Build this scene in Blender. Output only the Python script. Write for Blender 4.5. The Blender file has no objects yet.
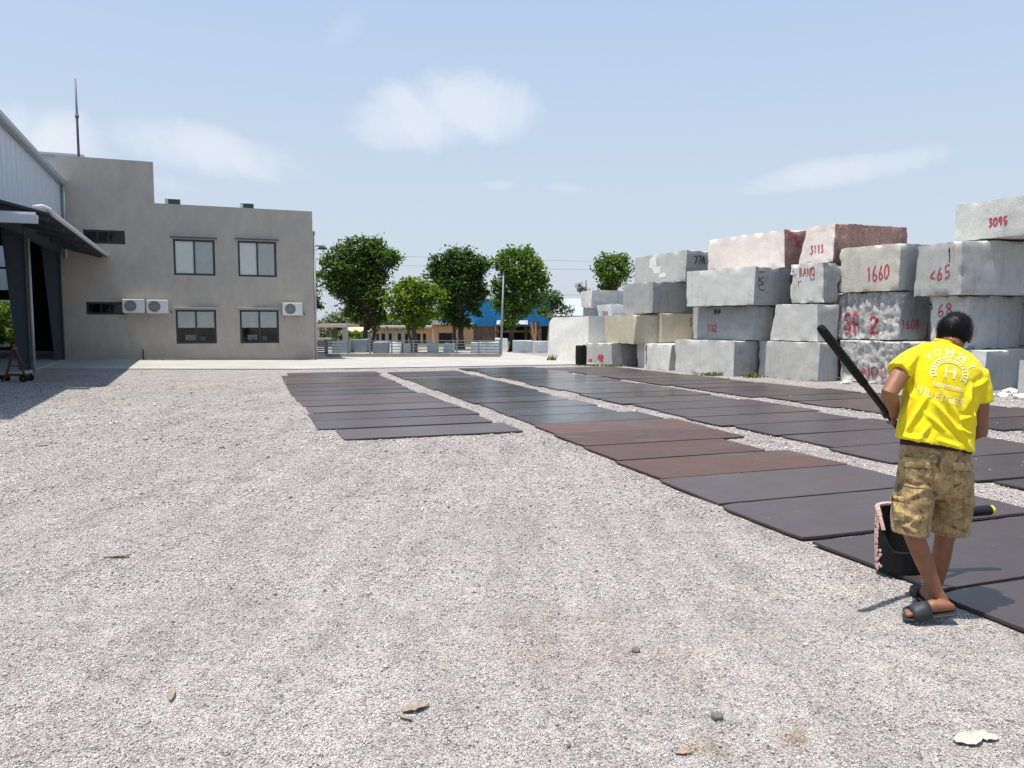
import bpy, bmesh, math, random
import numpy as np
from mathutils import Vector, Matrix, noise, Euler
from mathutils.bvhtree import BVHTree
R = math.radians
random.seed(7)
SC = bpy.context.scene
COL = SC.collection

# ------------------------------------------------------------------ camera
F = 770.0; EYE = 1.65; PITCH = math.atan(63/F)
cam_d = bpy.data.cameras.new('camera'); cam = bpy.data.objects.new('camera', cam_d); COL.objects.link(cam)
cam_d.sensor_width = 36; cam_d.lens = 36*F/1024; cam_d.clip_end = 5000; cam_d.clip_start = .05
cam.location = (0, 0, EYE); cam.rotation_euler = (R(90)-PITCH, 0, 0)
SC.camera = cam

def ray(x, y):
    u = (x-512)/F; v = (384-y)/F
    return Vector((u, math.cos(PITCH)+v*math.sin(PITCH), -math.sin(PITCH)+v*math.cos(PITCH)))
def G(x, y, z=0.0):                     # where a sight line meets the level z
    r = ray(x, y); t = (z-EYE)/r.z
    return Vector((r.x*t, r.y*t, z))
def W(x, y, Y):                         # the point of a sight line at depth Y
    r = ray(x, y); t = Y/r.y
    return Vector((r.x*t, Y, EYE+r.z*t))
def PX(p):                              # world point -> picture
    d = Vector(p)-Vector((0, 0, EYE))
    c, s = math.cos(PITCH), math.sin(PITCH)
    f = d.y*c-d.z*s; up = d.y*s+d.z*c
    return 512+F*d.x/f, 384-F*up/f

ROW = R(19.5)                           # the yard's rows are turned by this much
def CA(c, a): return Vector((c*math.cos(ROW)-a*math.sin(ROW), c*math.sin(ROW)+a*math.cos(ROW), 0))
def toCA(X, Y): return (X*math.cos(ROW)+Y*math.sin(ROW), -X*math.sin(ROW)+Y*math.cos(ROW))
def gz(X, Y):                           # the yard rises a little towards the shed
    c, a = toCA(X, Y)
    return .02*min(max(0, 2-c), 14)

# ------------------------------------------------------------------ materials
def _n(nt, t, **k):
    n = nt.nodes.new(t)
    for a, b in k.items():
        if a in n.inputs: n.inputs[a].default_value = b
        else: setattr(n, a, b)
    return n
def new_mat(name):
    m = bpy.data.materials.new(name); m.use_nodes = True
    nt = m.node_tree; b = nt.nodes['Principled BSDF']
    return m, nt, b
def c4(c): return (c[0], c[1], c[2], 1)
def ramp(nt, fac, stops):
    r = _n(nt, 'ShaderNodeValToRGB'); e = r.color_ramp.elements
    while len(e) < len(stops): e.new(.5)
    for i, (p, c) in enumerate(stops):
        e[i].position = p; e[i].color = c4(c) if not isinstance(c, (int, float)) else (c, c, c, 1)
    nt.links.new(fac, r.inputs[0]); return r.outputs[0]
def mix(nt, fac, a, b, mode='MIX'):
    m = _n(nt, 'ShaderNodeMix', data_type='RGBA', blend_type=mode)
    for s, v in ((0, fac), (6, a), (7, b)):
        if isinstance(v, (int, float)): m.inputs[s].default_value = v
        elif isinstance(v, tuple): m.inputs[s].default_value = c4(v)
        else: nt.links.new(v, m.inputs[s])
    return m.outputs[2]
def noise_tex(nt, scale, detail=4, rough=.55, coord='Object', vec=None, stretch=None, dist=0):
    if vec is None:
        tc = _n(nt, 'ShaderNodeTexCoord'); vec = tc.outputs[coord]
    if stretch:
        mp = _n(nt, 'ShaderNodeMapping'); mp.inputs['Scale'].default_value = stretch
        nt.links.new(vec, mp.inputs[0]); vec = mp.outputs[0]
    t = _n(nt, 'ShaderNodeTexNoise'); t.inputs['Scale'].default_value = scale
    t.inputs['Detail'].default_value = detail; t.inputs['Roughness'].default_value = rough; t.inputs['Distortion'].default_value = dist
    nt.links.new(vec, t.inputs['Vector']); return t.outputs['Fac']
def bump(nt, b, h, strength=.3, dist=.02):
    bp = _n(nt, 'ShaderNodeBump'); bp.inputs['Strength'].default_value = strength; bp.inputs['Distance'].default_value = dist
    nt.links.new(h, bp.inputs['Height']); nt.links.new(bp.outputs[0], b.inputs['Normal'])
def simple(name, col, rough=.6, metal=0, var=.15, scale=6, bmp=0, coord='Object', stretch=None, spec=None):
    m, nt, b = new_mat(name)
    f = noise_tex(nt, scale, 5, .6, coord, stretch=stretch)
    lo = tuple(max(0, c*(1-var)) for c in col); hi = tuple(min(1, c*(1+var)) for c in col)
    nt.links.new(ramp(nt, f, [(.3, lo), (.7, hi)]), b.inputs['Base Color'])
    b.inputs['Roughness'].default_value = rough; b.inputs['Metallic'].default_value = metal
    if spec is not None: b.inputs['Specular IOR Level'].default_value = spec
    if bmp: bump(nt, b, f, bmp, .01)
    return m

def stone_mat(name, col, var=.07, speck=.12, stain=(.5, .48, .45), stain_amt=.35, rough=.8, fine=60, streak=0):
    m, nt, b = new_mat(name)
    tc = _n(nt, 'ShaderNodeTexCoord').outputs['Object']
    big = noise_tex(nt, .9, 5, .6, vec=tc)
    c1 = ramp(nt, big, [(.3, tuple(c*(1-var) for c in col)), (.7, tuple(min(1, c*(1+var)) for c in col))])
    sp = noise_tex(nt, fine, 2, .7, vec=tc)
    c2 = mix(nt, 1.0, c1, ramp(nt, sp, [(.3, 1-speck), (.5, 1.0), (.72, 1+speck*.6)]), 'MULTIPLY')
    md = noise_tex(nt, 7, 4, .65, vec=tc)
    c2 = mix(nt, 1.0, c2, ramp(nt, md, [(.3, .94), (.7, 1.04)]), 'MULTIPLY')
    st = noise_tex(nt, 1.6, 6, .7, vec=tc, dist=1.2)
    c3 = mix(nt, ramp(nt, st, [(.52, 0.0), (.68, stain_amt)]), c2, mix(nt, 1.0, c2, stain, 'MULTIPLY'))
    if streak:
        sk = noise_tex(nt, 2.4, 4, .6, vec=tc, stretch=(4, 4, .25))
        c3 = mix(nt, ramp(nt, sk, [(.55, 0.0), (.72, streak)]), c3, mix(nt, 1.0, c3, (.45, .44, .42), 'MULTIPLY'))
    nt.links.new(c3, b.inputs['Base Color'])
    b.inputs['Roughness'].default_value = rough; b.inputs['Specular IOR Level'].default_value = .3
    bump(nt, b, noise_tex(nt, 22, 6, .7, vec=tc), .45, .02)
    return m

M = {}
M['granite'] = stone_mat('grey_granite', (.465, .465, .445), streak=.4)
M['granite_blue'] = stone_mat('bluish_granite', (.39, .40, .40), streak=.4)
M['granite_shade'] = stone_mat('shade_dark_granite', (.325, .335, .335), streak=.5)  # darker copy for right faces turned from the sun; shade in its colour
M['granite_lit'] = stone_mat('lit_pale_granite', (.62, .62, .59), streak=.3)  # paler copy for sunlit left faces; sunlight partly put into its colour
M['cream'] = stone_mat('cream_stone', (.50, .455, .35), speck=.06, streak=.35)
M['beige'] = stone_mat('beige_granite', (.55, .52, .45), speck=.10, streak=.3)
M['pink'] = stone_mat('pink_granite', (.80, .72, .665), speck=.08, stain=(.85, .7, .65), stain_amt=.3)
M['redbrown'] = stone_mat('red_granite_rough', (.33, .205, .175), speck=.45, var=.3, fine=24)
M['rough'] = stone_mat('rough_split_granite', (.47, .465, .45), speck=.4, var=.22, stain=(.45, .43, .4), stain_amt=.5, fine=14)
M['whitewash'] = stone_mat('whitewash', (.78, .77, .73), speck=.03, stain=(.75, .72, .64), stain_amt=.3, streak=.35)

def slab_material(name, col, rough, wet, wetcol, wamt):
    m, nt, b = new_mat(name)
    tc = _n(nt, 'ShaderNodeTexCoord').outputs['Object']
    oi = _n(nt, 'ShaderNodeObjectInfo')
    off = _n(nt, 'ShaderNodeVectorMath', operation='ADD')
    nt.links.new(tc, off.inputs[0]); sc = _n(nt, 'ShaderNodeVectorMath', operation='SCALE'); sc.inputs[3].default_value = 60
    cx = _n(nt, 'ShaderNodeCombineXYZ'); nt.links.new(oi.outputs['Random'], cx.inputs[0]); nt.links.new(oi.outputs['Random'], cx.inputs[1])
    nt.links.new(cx.outputs[0], sc.inputs[0]); nt.links.new(sc.outputs[0], off.inputs[1]); v = off.outputs[0]
    big = noise_tex(nt, 1.4, 4, .6, vec=v)
    base = ramp(nt, big, [(.3, tuple(c*.9 for c in col)), (.7, tuple(c*1.1 for c in col))])
    base = mix(nt, 1.0, base, ramp(nt, noise_tex(nt, 90, 2, .6, vec=v), [(.3, .85), (.7, 1.15)]), 'MULTIPLY')
    base = mix(nt, 1.0, base, ramp(nt, oi.outputs['Random'], [(0, .75), (1, 1.2)]), 'MULTIPLY')
    base = mix(nt, ramp(nt, noise_tex(nt, 3.1, 6, .75, vec=v, dist=1), [(.58, 0.0), (.80, .22)]), base, (.17, .155, .15))
    w = ramp(nt, noise_tex(nt, .9, 4, .55, vec=v, stretch=(.6, 1.5, 1), dist=.6), [(wet-.03, 0.0), (wet+.05, wamt)])
    nt.links.new(mix(nt, w, base, wetcol), b.inputs['Base Color'])
    rr = ramp(nt, noise_tex(nt, 2.3, 5, .6, vec=v), [(.3, rough*.85), (.7, min(1, rough*1.15))])
    nt.links.new(mix(nt, w, rr, (.16, .16, .16)), b.inputs['Roughness'])
    b.inputs['Specular IOR Level'].default_value = .5
    return m
M['slab'] = slab_material('dark_polished_slab', (.062, .046, .045), .36, .70, (.042, .036, .037), .5)
M['slab_grey'] = slab_material('grey_slab', (.084, .066, .065), .33, .70, (.075, .066, .072), .5)
M['slab_brown'] = slab_material('rust_brown_slab', (.088, .043, .030), .5, .58, (.058, .042, .038), .8)
M['slab_purple'] = slab_material('purplish_slab', (.072, .053, .051), .45, .70, (.05, .042, .044), .6)
M['slab_wet'] = slab_material('wet_slab', (.058, .052, .054), .24, .64, (.044, .042, .044), .5)

def plaster(name, col):
    m, nt, b = new_mat(name)
    tc = _n(nt, 'ShaderNodeTexCoord').outputs['Object']
    a = noise_tex(nt, .55, 5, .62, vec=tc, dist=.8)
    c = ramp(nt, a, [(.28, tuple(x*.92 for x in col)), (.72, tuple(x*1.06 for x in col))])
    s = noise_tex(nt, 3.2, 6, .7, vec=tc, stretch=(1, 1, .45))
    c = mix(nt, 1.0, c, ramp(nt, s, [(.3, .9), (.72, 1.07)]), 'MULTIPLY')
    # old damp band just above the plinth and run marks under the parapet
    sep = _n(nt, 'ShaderNodeSeparateXYZ'); nt.links.new(tc, sep.inputs[0])
    k = noise_tex(nt, 1.3, 5, .65, vec=tc, stretch=(2.5, 2.5, .2))
    c = mix(nt, ramp(nt, k, [(.58, 0.0), (.8, .25)]), c, mix(nt, 1.0, c, (.78, .77, .75), 'MULTIPLY'))
    ad = _n(nt, 'ShaderNodeMath', operation='MULTIPLY_ADD'); nt.links.new(k, ad.inputs[0]); ad.inputs[1].default_value = -1.2
    nt.links.new(sep.outputs[2], ad.inputs[2])
    c = mix(nt, ramp(nt, ad.outputs[0], [(.0, .35), (.25, 0.0)]), c, mix(nt, 1.0, c, (.72, .70, .67), 'MULTIPLY'))
    nt.links.new(c, b.inputs['Base Color']); b.inputs['Roughness'].default_value = .9
    bump(nt, b, noise_tex(nt, 30, 5, .7, vec=tc), .25, .01)
    return m
M['plaster'] = plaster('grey_cement_plaster', (.405, .365, .32))
M['frame'] = simple('window_frame_paint', (.018, .025, .03), .4)
M['blind'] = simple('pale_blind', (.90, .90, .87), .8, var=.03)
M['blind_grey'] = simple('grey_blind', (.60, .63, .62), .8, var=.06)
M['room'] = simple('dark_room', (.03, .032, .034), .9)
M['desk'] = simple('pale_paper', (.28, .33, .36), .7)
def glass_mat(name, tint=(1, 1, 1)):
    m = bpy.data.materials.new(name); m.use_nodes = True; nt = m.node_tree
    for n in list(nt.nodes): nt.nodes.remove(n)
    o = _n(nt, 'ShaderNodeOutputMaterial'); mx = _n(nt, 'ShaderNodeMixShader')
    t = _n(nt, 'ShaderNodeBsdfTransparent'); t.inputs[0].default_value = c4(tint)
    g = _n(nt, 'ShaderNodeBsdfGlossy'); g.inputs['Roughness'].default_value = .03
    fr = _n(nt, 'ShaderNodeFresnel'); fr.inputs[0].default_value = 1.33
    nt.links.new(fr.outputs[0], mx.inputs[0]); nt.links.new(t.outputs[0], mx.inputs[1]); nt.links.new(g.outputs[0], mx.inputs[2])
    nt.links.new(mx.outputs[0], o.inputs[0]); return m
M['glass'] = glass_mat('window_glass', (.98, .99, .985))
M['white_metal'] = simple('white_sheet_metal', (.52, .56, .60), .45, var=.05, scale=2)
M['trim'] = simple('grey_trim', (.33, .35, .37), .4, var=.08)
M['canopy'] = simple('canopy_sheet', (.5, .53, .55), .5, var=.06)
M['steel'] = simple('blue_grey_steel', (.05, .072, .088), .5, var=.12)
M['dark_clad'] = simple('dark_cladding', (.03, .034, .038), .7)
M['pale_pipe'] = simple('pale_pipe', (.42, .40, .38), .5)
M['black'] = simple('black_plastic', (.009, .009, .0095), .5, spec=.3)
M['rubber'] = simple('black_rubber', (.009, .009, .0095), .75, bmp=.2, spec=.25)
M['yellow_ring'] = simple('yellow_plastic', (.65, .5, .03), .5)
M['ac_white'] = simple('air_conditioner_white', (.62, .63, .60), .5, var=.06, scale=3)
M['ac_dark'] = simple('fan_grille', (.10, .11, .115), .6)
M['teal'] = simple('dark_teal_panel', (.02, .055, .07), .4)
M['red_paint'] = simple('red_marking_paint', (.42, .03, .06), .8, var=.3, scale=30)
def paint_mat(name, col, under):
    m, nt, b = new_mat(name); tc = _n(nt, 'ShaderNodeTexCoord').outputs['Object']
    w = ramp(nt, noise_tex(nt, 26, 5, .75, vec=tc), [(.32, .25), (.50, 1.0)])
    nt.links.new(mix(nt, w, under, col), b.inputs['Base Color']); b.inputs['Roughness'].default_value = .85; return m
M['red_paint'] = paint_mat('worn_red_paint', (.42, .035, .07), (.45, .22, .23))
M['black_paint'] = simple('black_marking_paint', (.05, .055, .06), .8, var=.3, scale=30)
M['white_paint'] = simple('white_marking_paint', (.66, .68, .66), .8, var=.1)
M['rust'] = simple('rusty_steel', (.075, .045, .036), .7, var=.4, scale=20)
M['steel_pole'] = simple('galvanised_steel', (.24, .26, .28), .45, var=.1)
M['dark_pole'] = simple('dark_mast_steel', (.07, .075, .09), .5)
M['salmon'] = simple('salmon_wall_paint', (.80, .42, .25), .9, var=.12, scale=1.5)
M['peach'] = simple('peach_wall_paint', (.84, .56, .38), .9, var=.1, scale=1.5)
M['dark_open'] = simple('dark_opening', (.025, .022, .02), .9)
M['brick'] = simple('weathered_brick', (.24, .15, .115), .95, var=.3, scale=3)
M['blue_sheet'] = simple('blue_roof_sheet', (.018, .26, .58), .45, var=.12, scale=1, stretch=(1, 1, .3))
M['pale_roof'] = simple('pale_roof_sheet', (.36, .39, .41), .5, var=.08)
M['pale_wall'] = simple('pale_concrete', (.52, .48, .41), .9, var=.15)
M['wood'] = simple('weathered_timber', (.22, .12, .06), .9, var=.3)
M['rail'] = simple('grey_fence_paint', (.16, .19, .21), .5)
M['fence_wall'] = simple('cement_fence_wall', (.30, .27, .22), .9, var=.2, scale=2)
M['gate_blue'] = simple('blue_grey_gate_paint', (.13, .19, .25), .5)
M['block_pale'] = stone_mat('pale_far_stone', (.42, .455, .485), speck=.04)
M['block_slate'] = stone_mat('slate_far_stone', (.20, .235, .27), speck=.05)
M['white_block'] = stone_mat('white_far_stone', (.74, .75, .75), speck=.03)
M['bark'] = simple('bark', (.07, .052, .04), .95, var=.35, scale=9, bmp=.6)
M['wire'] = simple('wire', (.05, .05, .055), .7)
M['grime'] = simple('pink_dust_crust', (.55, .36, .33), .95, var=.4, scale=40, bmp=.5)
M['dry_leaf'] = simple('dry_leaf', (.27, .22, .18), .85, var=.3, scale=30)
M['rag'] = simple('pale_cloth', (.52, .45, .35), .9, var=.15, scale=12, bmp=.3)
M['pebble'] = simple('grey_stone', (.135, .13, .125), .85, var=.2, scale=40)
M['twig'] = simple('orange_wood_chip', (.36, .23, .15), .9)

def leaf_mat(name, dark, light, tr=.45):
    m, nt, b = new_mat(name)
    g = _n(nt, 'ShaderNodeNewGeometry')
    c = ramp(nt, g.outputs['Random Per Island'], [(0, dark), (.6, tuple((a+d)/2 for a, d in zip(dark, light))), (1, light)])
    nt.links.new(c, b.inputs['Base Color']); b.inputs['Roughness'].default_value = .65; b.inputs['Specular IOR Level'].default_value = .2
    t = _n(nt, 'ShaderNodeBsdfTranslucent'); nt.links.new(mix(nt, 1.0, c, (1.0, 1.1, .5), 'MULTIPLY'), t.inputs[0])
    mx = _n(nt, 'ShaderNodeMixShader'); mx.inputs[0].default_value = tr
    nt.links.new(b.outputs[0], mx.inputs[1]); nt.links.new(t.outputs[0], mx.inputs[2])
    nt.links.new(mx.outputs[0], nt.nodes['Material Output'].inputs[0]); return m
M['leaf'] = leaf_mat('dark_green_leaves', (.035, .08, .018), (.14, .24, .045))
M['leaf_deep'] = leaf_mat('deep_green_leaves', (.026, .06, .016), (.095, .17, .038))
M['leaf_mid'] = leaf_mat('mid_green_leaves', (.045, .10, .018), (.18, .29, .045))
M['leaf_lime'] = leaf_mat('yellow_green_leaves', (.075, .135, .014), (.23, .34, .035))
M['leaf_scrub'] = leaf_mat('haze_pale_leaves', (.11, .13, .075), (.22, .24, .15), .2)  # paled for distance: haze put into the leaf colour
M['grass'] = leaf_mat('grass_blades', (.08, .11, .02), (.22, .25, .06), .3)
M['flower'] = simple('red_petals', (.5, .06, .05), .7)

# gravel: crushed granite, grey, white and pinkish
STOPS = [(0, (.10, .10, .115)), (.09, (.22, .21, .225)), (.17, (.36, .31, .285)), (.26, (.37, .36, .37)), (.42, (.45, .42, .40)), (.56, (.50, .45, .415)), (.70, (.52, .50, .485)), (.9, (.58, .54, .51)), (1, (.68, .645, .615))]
def gravel_tint(nt, c, pos):
    a = noise_tex(nt, .35, 5, .6, vec=pos)
    c = mix(nt, ramp(nt, a, [(.35, 0.0), (.7, .30)]), c, mix(nt, 1.0, c, (1.0, .94, .93), 'MULTIPLY'))
    d = noise_tex(nt, .9, 6, .7, vec=pos, dist=1.5)
    c = mix(nt, 1.0, c, ramp(nt, d, [(.30, .86), (.55, 1.03)]), 'MULTIPLY')
    s = noise_tex(nt, 1.1, 4, .7, vec=pos, dist=.5)
    c = mix(nt, ramp(nt, s, [(.67, 0.0), (.78, .55)]), c, mix(nt, 1.0, c, (.62, .55, .42), 'MULTIPLY'))
    for (px, py, r_, colr, am) in ((708, 748, .10, (.74, .66, .52), .6), (792, 742, .07, (.76, .68, .54), .6), (800, 735, .05, (.72, .62, .45), .6), (680, 668, .28, (1.0, .86, .82), .35), (560, 640, .45, (1.0, .90, .86), .4), (60, 384, 1.8, (.80, .72, .70), .5)):  # the last patch puts the shed's brownish shade into the gravel colour
        p = G(px, py); d = _n(nt, 'ShaderNodeVectorMath', operation='DISTANCE'); nt.links.new(pos, d.inputs[0]); d.inputs[1].default_value = p
        e = _n(nt, 'ShaderNodeMath', operation='MULTIPLY_ADD'); nt.links.new(noise_tex(nt, 4/r_*.35, 4, .7, vec=pos), e.inputs[0]); e.inputs[1].default_value = r_*2.2; nt.links.new(d.outputs['Value'], e.inputs[2])
        mr = _n(nt, 'ShaderNodeMapRange', interpolation_type='SMOOTHSTEP'); mr.inputs[1].default_value = r_*1.5; mr.inputs[2].default_value = r_*2.3; mr.inputs[3].default_value = am; mr.inputs[4].default_value = 0; nt.links.new(e.outputs[0], mr.inputs[0])
        c = mix(nt, mr.outputs[0], c, mix(nt, 1.0, c, colr, 'MULTIPLY'))
    l = noise_tex(nt, 1.6, 5, .7, vec=pos, stretch=(2.2, .35, 1), dist=.3)
    mp = _n(nt, 'ShaderNodeMapping'); mp.inputs['Rotation'].default_value = (0, 0, R(38)); mp.inputs['Scale'].default_value = (3.2, .45, 1); nt.links.new(pos, mp.inputs[0])
    tk = noise_tex(nt, .9, 5, .7, vec=mp.outputs[0], dist=.4)
    c = mix(nt, 1.0, c, ramp(nt, tk, [(.34, .91), (.52, 1.03)]), 'MULTIPLY')
    return mix(nt, 1.0, c, ramp(nt, l, [(.3, .84), (.55, 1.02)]), 'MULTIPLY')
def gravel_mat():
    m, nt, b = new_mat('crushed_granite_gravel')
    pos = _n(nt, 'ShaderNodeNewGeometry').outputs['Position']
    def vor(s, feat='F1'):
        v = _n(nt, 'ShaderNodeTexVoronoi', feature=feat); v.inputs['Scale'].default_value = s
        nt.links.new(pos, v.inputs['Vector']); return v
    v1, v2 = vor(80), vor(32)
    s1 = _n(nt, 'ShaderNodeSeparateColor'); nt.links.new(v1.outputs['Color'], s1.inputs[0])
    s2 = _n(nt, 'ShaderNodeSeparateColor'); nt.links.new(v2.outputs['Color'], s2.inputs[0])
    c1 = ramp(nt, s1.outputs[0], STOPS); c2 = ramp(nt, s2.outputs[0], STOPS)
    c = mix(nt, .4, c1, c2)
    c = mix(nt, 1.0, c, ramp(nt, v1.outputs['Distance'], [(.3, 1.0), (.75, .72)]), 'MULTIPLY')
    c = gravel_tint(nt, c, pos)
    # beyond the yard: dry earth and scrub
    sep = _n(nt, 'ShaderNodeSeparateXYZ'); nt.links.new(pos, sep.inputs[0])
    earth = ramp(nt, noise_tex(nt, .12, 5, .6, vec=pos), [(.3, (.20, .17, .11)), (.5, (.13, .14, .07)), (.7, (.09, .12, .05))])
    far = ramp(nt, sep.outputs[1], [(0, 0.0), (1, 1.0)])
    mr = _n(nt, 'ShaderNodeMapRange'); mr.inputs[1].default_value = 46; mr.inputs[2].default_value = 52
    nt.links.new(sep.outputs[1], mr.inputs[0])
    c = mix(nt, mr.outputs[0], c, earth)
    nt.links.new(c, b.inputs['Base Color']); b.inputs['Roughness'].default_value = .9; b.inputs['Specular IOR Level'].default_value = .2
    hm = _n(nt, 'ShaderNodeMath', operation='MULTIPLY_ADD'); nt.links.new(v1.outputs['Distance'], hm.inputs[0]); hm.inputs[1].default_value = -1
    nt.links.new(s1.outputs[1], hm.inputs[2])
    h2 = _n(nt, 'ShaderNodeMath', operation='MULTIPLY_ADD'); nt.links.new(noise_tex(nt, 5, 6, .75, vec=pos), h2.inputs[0]); h2.inputs[1].default_value = 2.5
    nt.links.new(hm.outputs[0], h2.inputs[2])
    bump(nt, b, h2.outputs[0], 1.0, .014)
    return m
M['gravel'] = gravel_mat()
def chip_mat():
    m, nt, b = new_mat('stone_chips')
    g = _n(nt, 'ShaderNodeNewGeometry')
    c = ramp(nt, g.outputs['Random Per Island'], STOPS)
    c = gravel_tint(nt, c, g.outputs['Position'])
    nt.links.new(c, b.inputs['Base Color']); b.inputs['Roughness'].default_value = .85; b.inputs['Specular IOR Level'].default_value = .25
    return m
M['chips'] = chip_mat()
def concrete_mat():
    m, nt, b = new_mat('pale_concrete_paving')
    pos = _n(nt, 'ShaderNodeNewGeometry').outputs['Position']
    c = ramp(nt, noise_tex(nt, .5, 6, .65, vec=pos), [(.3, (.32, .315, .295)), (.7, (.42, .41, .385))])
    c = mix(nt, 1.0, c, ramp(nt, noise_tex(nt, 14, 5, .7, vec=pos), [(.3, .86), (.7, 1.05)]), 'MULTIPLY')
    c = mix(nt, ramp(nt, noise_tex(nt, 1.1, 5, .7, vec=pos, dist=1.5), [(.58, 0.0), (.7, .4)]), c, mix(nt, 1.0, c, (.7, .68, .64), 'MULTIPLY'))
    nt.links.new(c, b.inputs['Base Color']); b.inputs['Roughness'].default_value = .9
    bump(nt, b, noise_tex(nt, 40, 4, .7, vec=pos), .2, .01); return m
M['concrete'] = concrete_mat()

# ------------------------------------------------------------------ mesh helpers
class MB:
    def __init__(s): s.v = []; s.f = []; s.mi = []; s.cur = 0
    def add(s, vs, fs):
        o = len(s.v); s.v += [tuple(p) for p in vs]; s.f += [tuple(i+o for i in f) for f in fs]; s.mi += [s.cur]*len(fs); return s
    def box(s, a, b, mat=None):
        x0, y0, z0 = a; x1, y1, z1 = b
        vs = [Vector((x, y, z)) for z in (z0, z1) for y in (y0, y1) for x in (x0, x1)]
        if mat: vs = [mat @ p for p in vs]
        return s.add(vs, [(0, 2, 3, 1), (4, 5, 7, 6), (0, 1, 5, 4), (2, 6, 7, 3), (0, 4, 6, 2), (1, 3, 7, 5)])
    def cbox(s, c, sz, mat=None):
        return s.box([c[i]-sz[i]/2 for i in range(3)], [c[i]+sz[i]/2 for i in range(3)], mat)
    def beam(s, p, q, w, h=None, up=(0, 0, 1)):
        p = Vector(p); q = Vector(q); d = (q-p).normalized(); h = h or w
        a = d.cross(Vector(up)); a = a.normalized() if a.length > 1e-4 else Vector((1, 0, 0)); b = a.cross(d)
        vs = [e+a*i*w/2+b*j*h/2 for e in (p, q) for i, j in ((-1, -1), (1, -1), (1, 1), (-1, 1))]
        return s.add(vs, [(0, 3, 2, 1), (4, 5, 6, 7)]+[(i, (i+1) % 4, 4+(i+1) % 4, 4+i) for i in range(4)])
    def tube(s, pts, rad, seg=10, caps=True):
        pts = [Vector(p) for p in pts]
        if isinstance(rad, (int, float)): rad = [rad]*len(pts)
        vs = []; fs = []; n = len(pts); a = None
        for i, p in enumerate(pts):
            d = (pts[min(i+1, n-1)]-pts[max(i-1, 0)])
            d = d.normalized() if d.length > 1e-9 else Vector((0, 0, 1))
            if a is None:
                a = d.cross(Vector((0, 0, 1)));
                if a.length < 1e-3: a = d.cross(Vector((0, 1, 0)))
            a = (a-d*a.dot(d)).normalized(); b = d.cross(a)
            vs += [p+(a*math.cos(2*math.pi*k/seg)+b*math.sin(2*math.pi*k/seg))*rad[i] for k in range(seg)]
        for i in range(n-1):
            fs += [(i*seg+k, i*seg+(k+1) % seg, (i+1)*seg+(k+1) % seg, (i+1)*seg+k) for k in range(seg)]
        if caps: fs += [tuple(range(seg))[::-1], tuple((n-1)*seg+k for k in range(seg))]
        return s.add(vs, fs)
    def prism(s, poly, a, b):           # poly of 3D points swept from +a to +b (vectors)
        n = len(poly); a = Vector(a); b = Vector(b)
        vs = [Vector(p)+a for p in poly]+[Vector(p)+b for p in poly]
        return s.add(vs, [tuple(range(n))[::-1], tuple(range(n, 2*n))]+[(i, (i+1) % n, n+(i+1) % n, n+i) for i in range(n)])
    def build(s, name, mat, parent=None, smooth=False, bevel=0, world=True):
        me = bpy.data.meshes.new(name)
        off = Vector((0, 0, 0))
        if parent is not None and world:
            inv = parent_matrix(parent).inverted(); me.from_pydata([tuple(inv @ Vector(p)) for p in s.v], [], s.f)
        else: me.from_pydata(s.v, [], s.f)
        for m in (mat if isinstance(mat, (list, tuple)) else [mat]): me.materials.append(m)
        if any(s.mi): me.polygons.foreach_set('material_index', s.mi)
        bm = bmesh.new(); bm.from_mesh(me); bmesh.ops.recalc_face_normals(bm, faces=bm.faces); bm.to_mesh(me); bm.free()
        if smooth: me.polygons.foreach_set('use_smooth', [True]*len(me.polygons))
        o = bpy.data.objects.new(name, me); COL.objects.link(o)
        if parent is not None: o.parent = parent
        if bevel:
            b = o.modifiers.new('bevel', 'BEVEL'); b.width = bevel; b.segments = 2; b.limit_method = 'ANGLE'
        return o
def parent_matrix(o):
    m = Matrix.LocRotScale(o.location, o.rotation_euler, o.scale)
    return parent_matrix(o.parent) @ m if o.parent else m
def tag(o, label, cat, group=None):
    o['label'] = label; o['category'] = cat; o['kind'] = 'thing'
    if group: o['group'] = group
    return o
def empty(name, loc, rz=0, label=None, cat=None, group=None):
    o = bpy.data.objects.new(name, None); COL.objects.link(o); o.location = loc; o.rotation_euler = (0, 0, rz)
    o.empty_display_size = .2
    if label: tag(o, label, cat, group)
    return o
def kind(o, k): o['kind'] = k; return o
def copy_tree(o, parent=None):
    c = o.copy(); COL.objects.link(c)
    if parent is not None: c.parent = parent
    for ch in list(o.children): copy_tree(ch, c)
    return c
def finish(bm, name, mat, parent=None, smooth=True):
    me = bpy.data.meshes.new(name); bm.to_mesh(me); bm.free()
    if parent is not None: me.transform(parent_matrix(parent).inverted())
    for m in (mat if isinstance(mat, (list, tuple)) else [mat]): me.materials.append(m)
    if smooth: me.polygons.foreach_set('use_smooth', [True]*len(me.polygons))
    o = bpy.data.objects.new(name, me); COL.objects.link(o)
    if parent is not None: o.parent = parent
    return o

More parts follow.
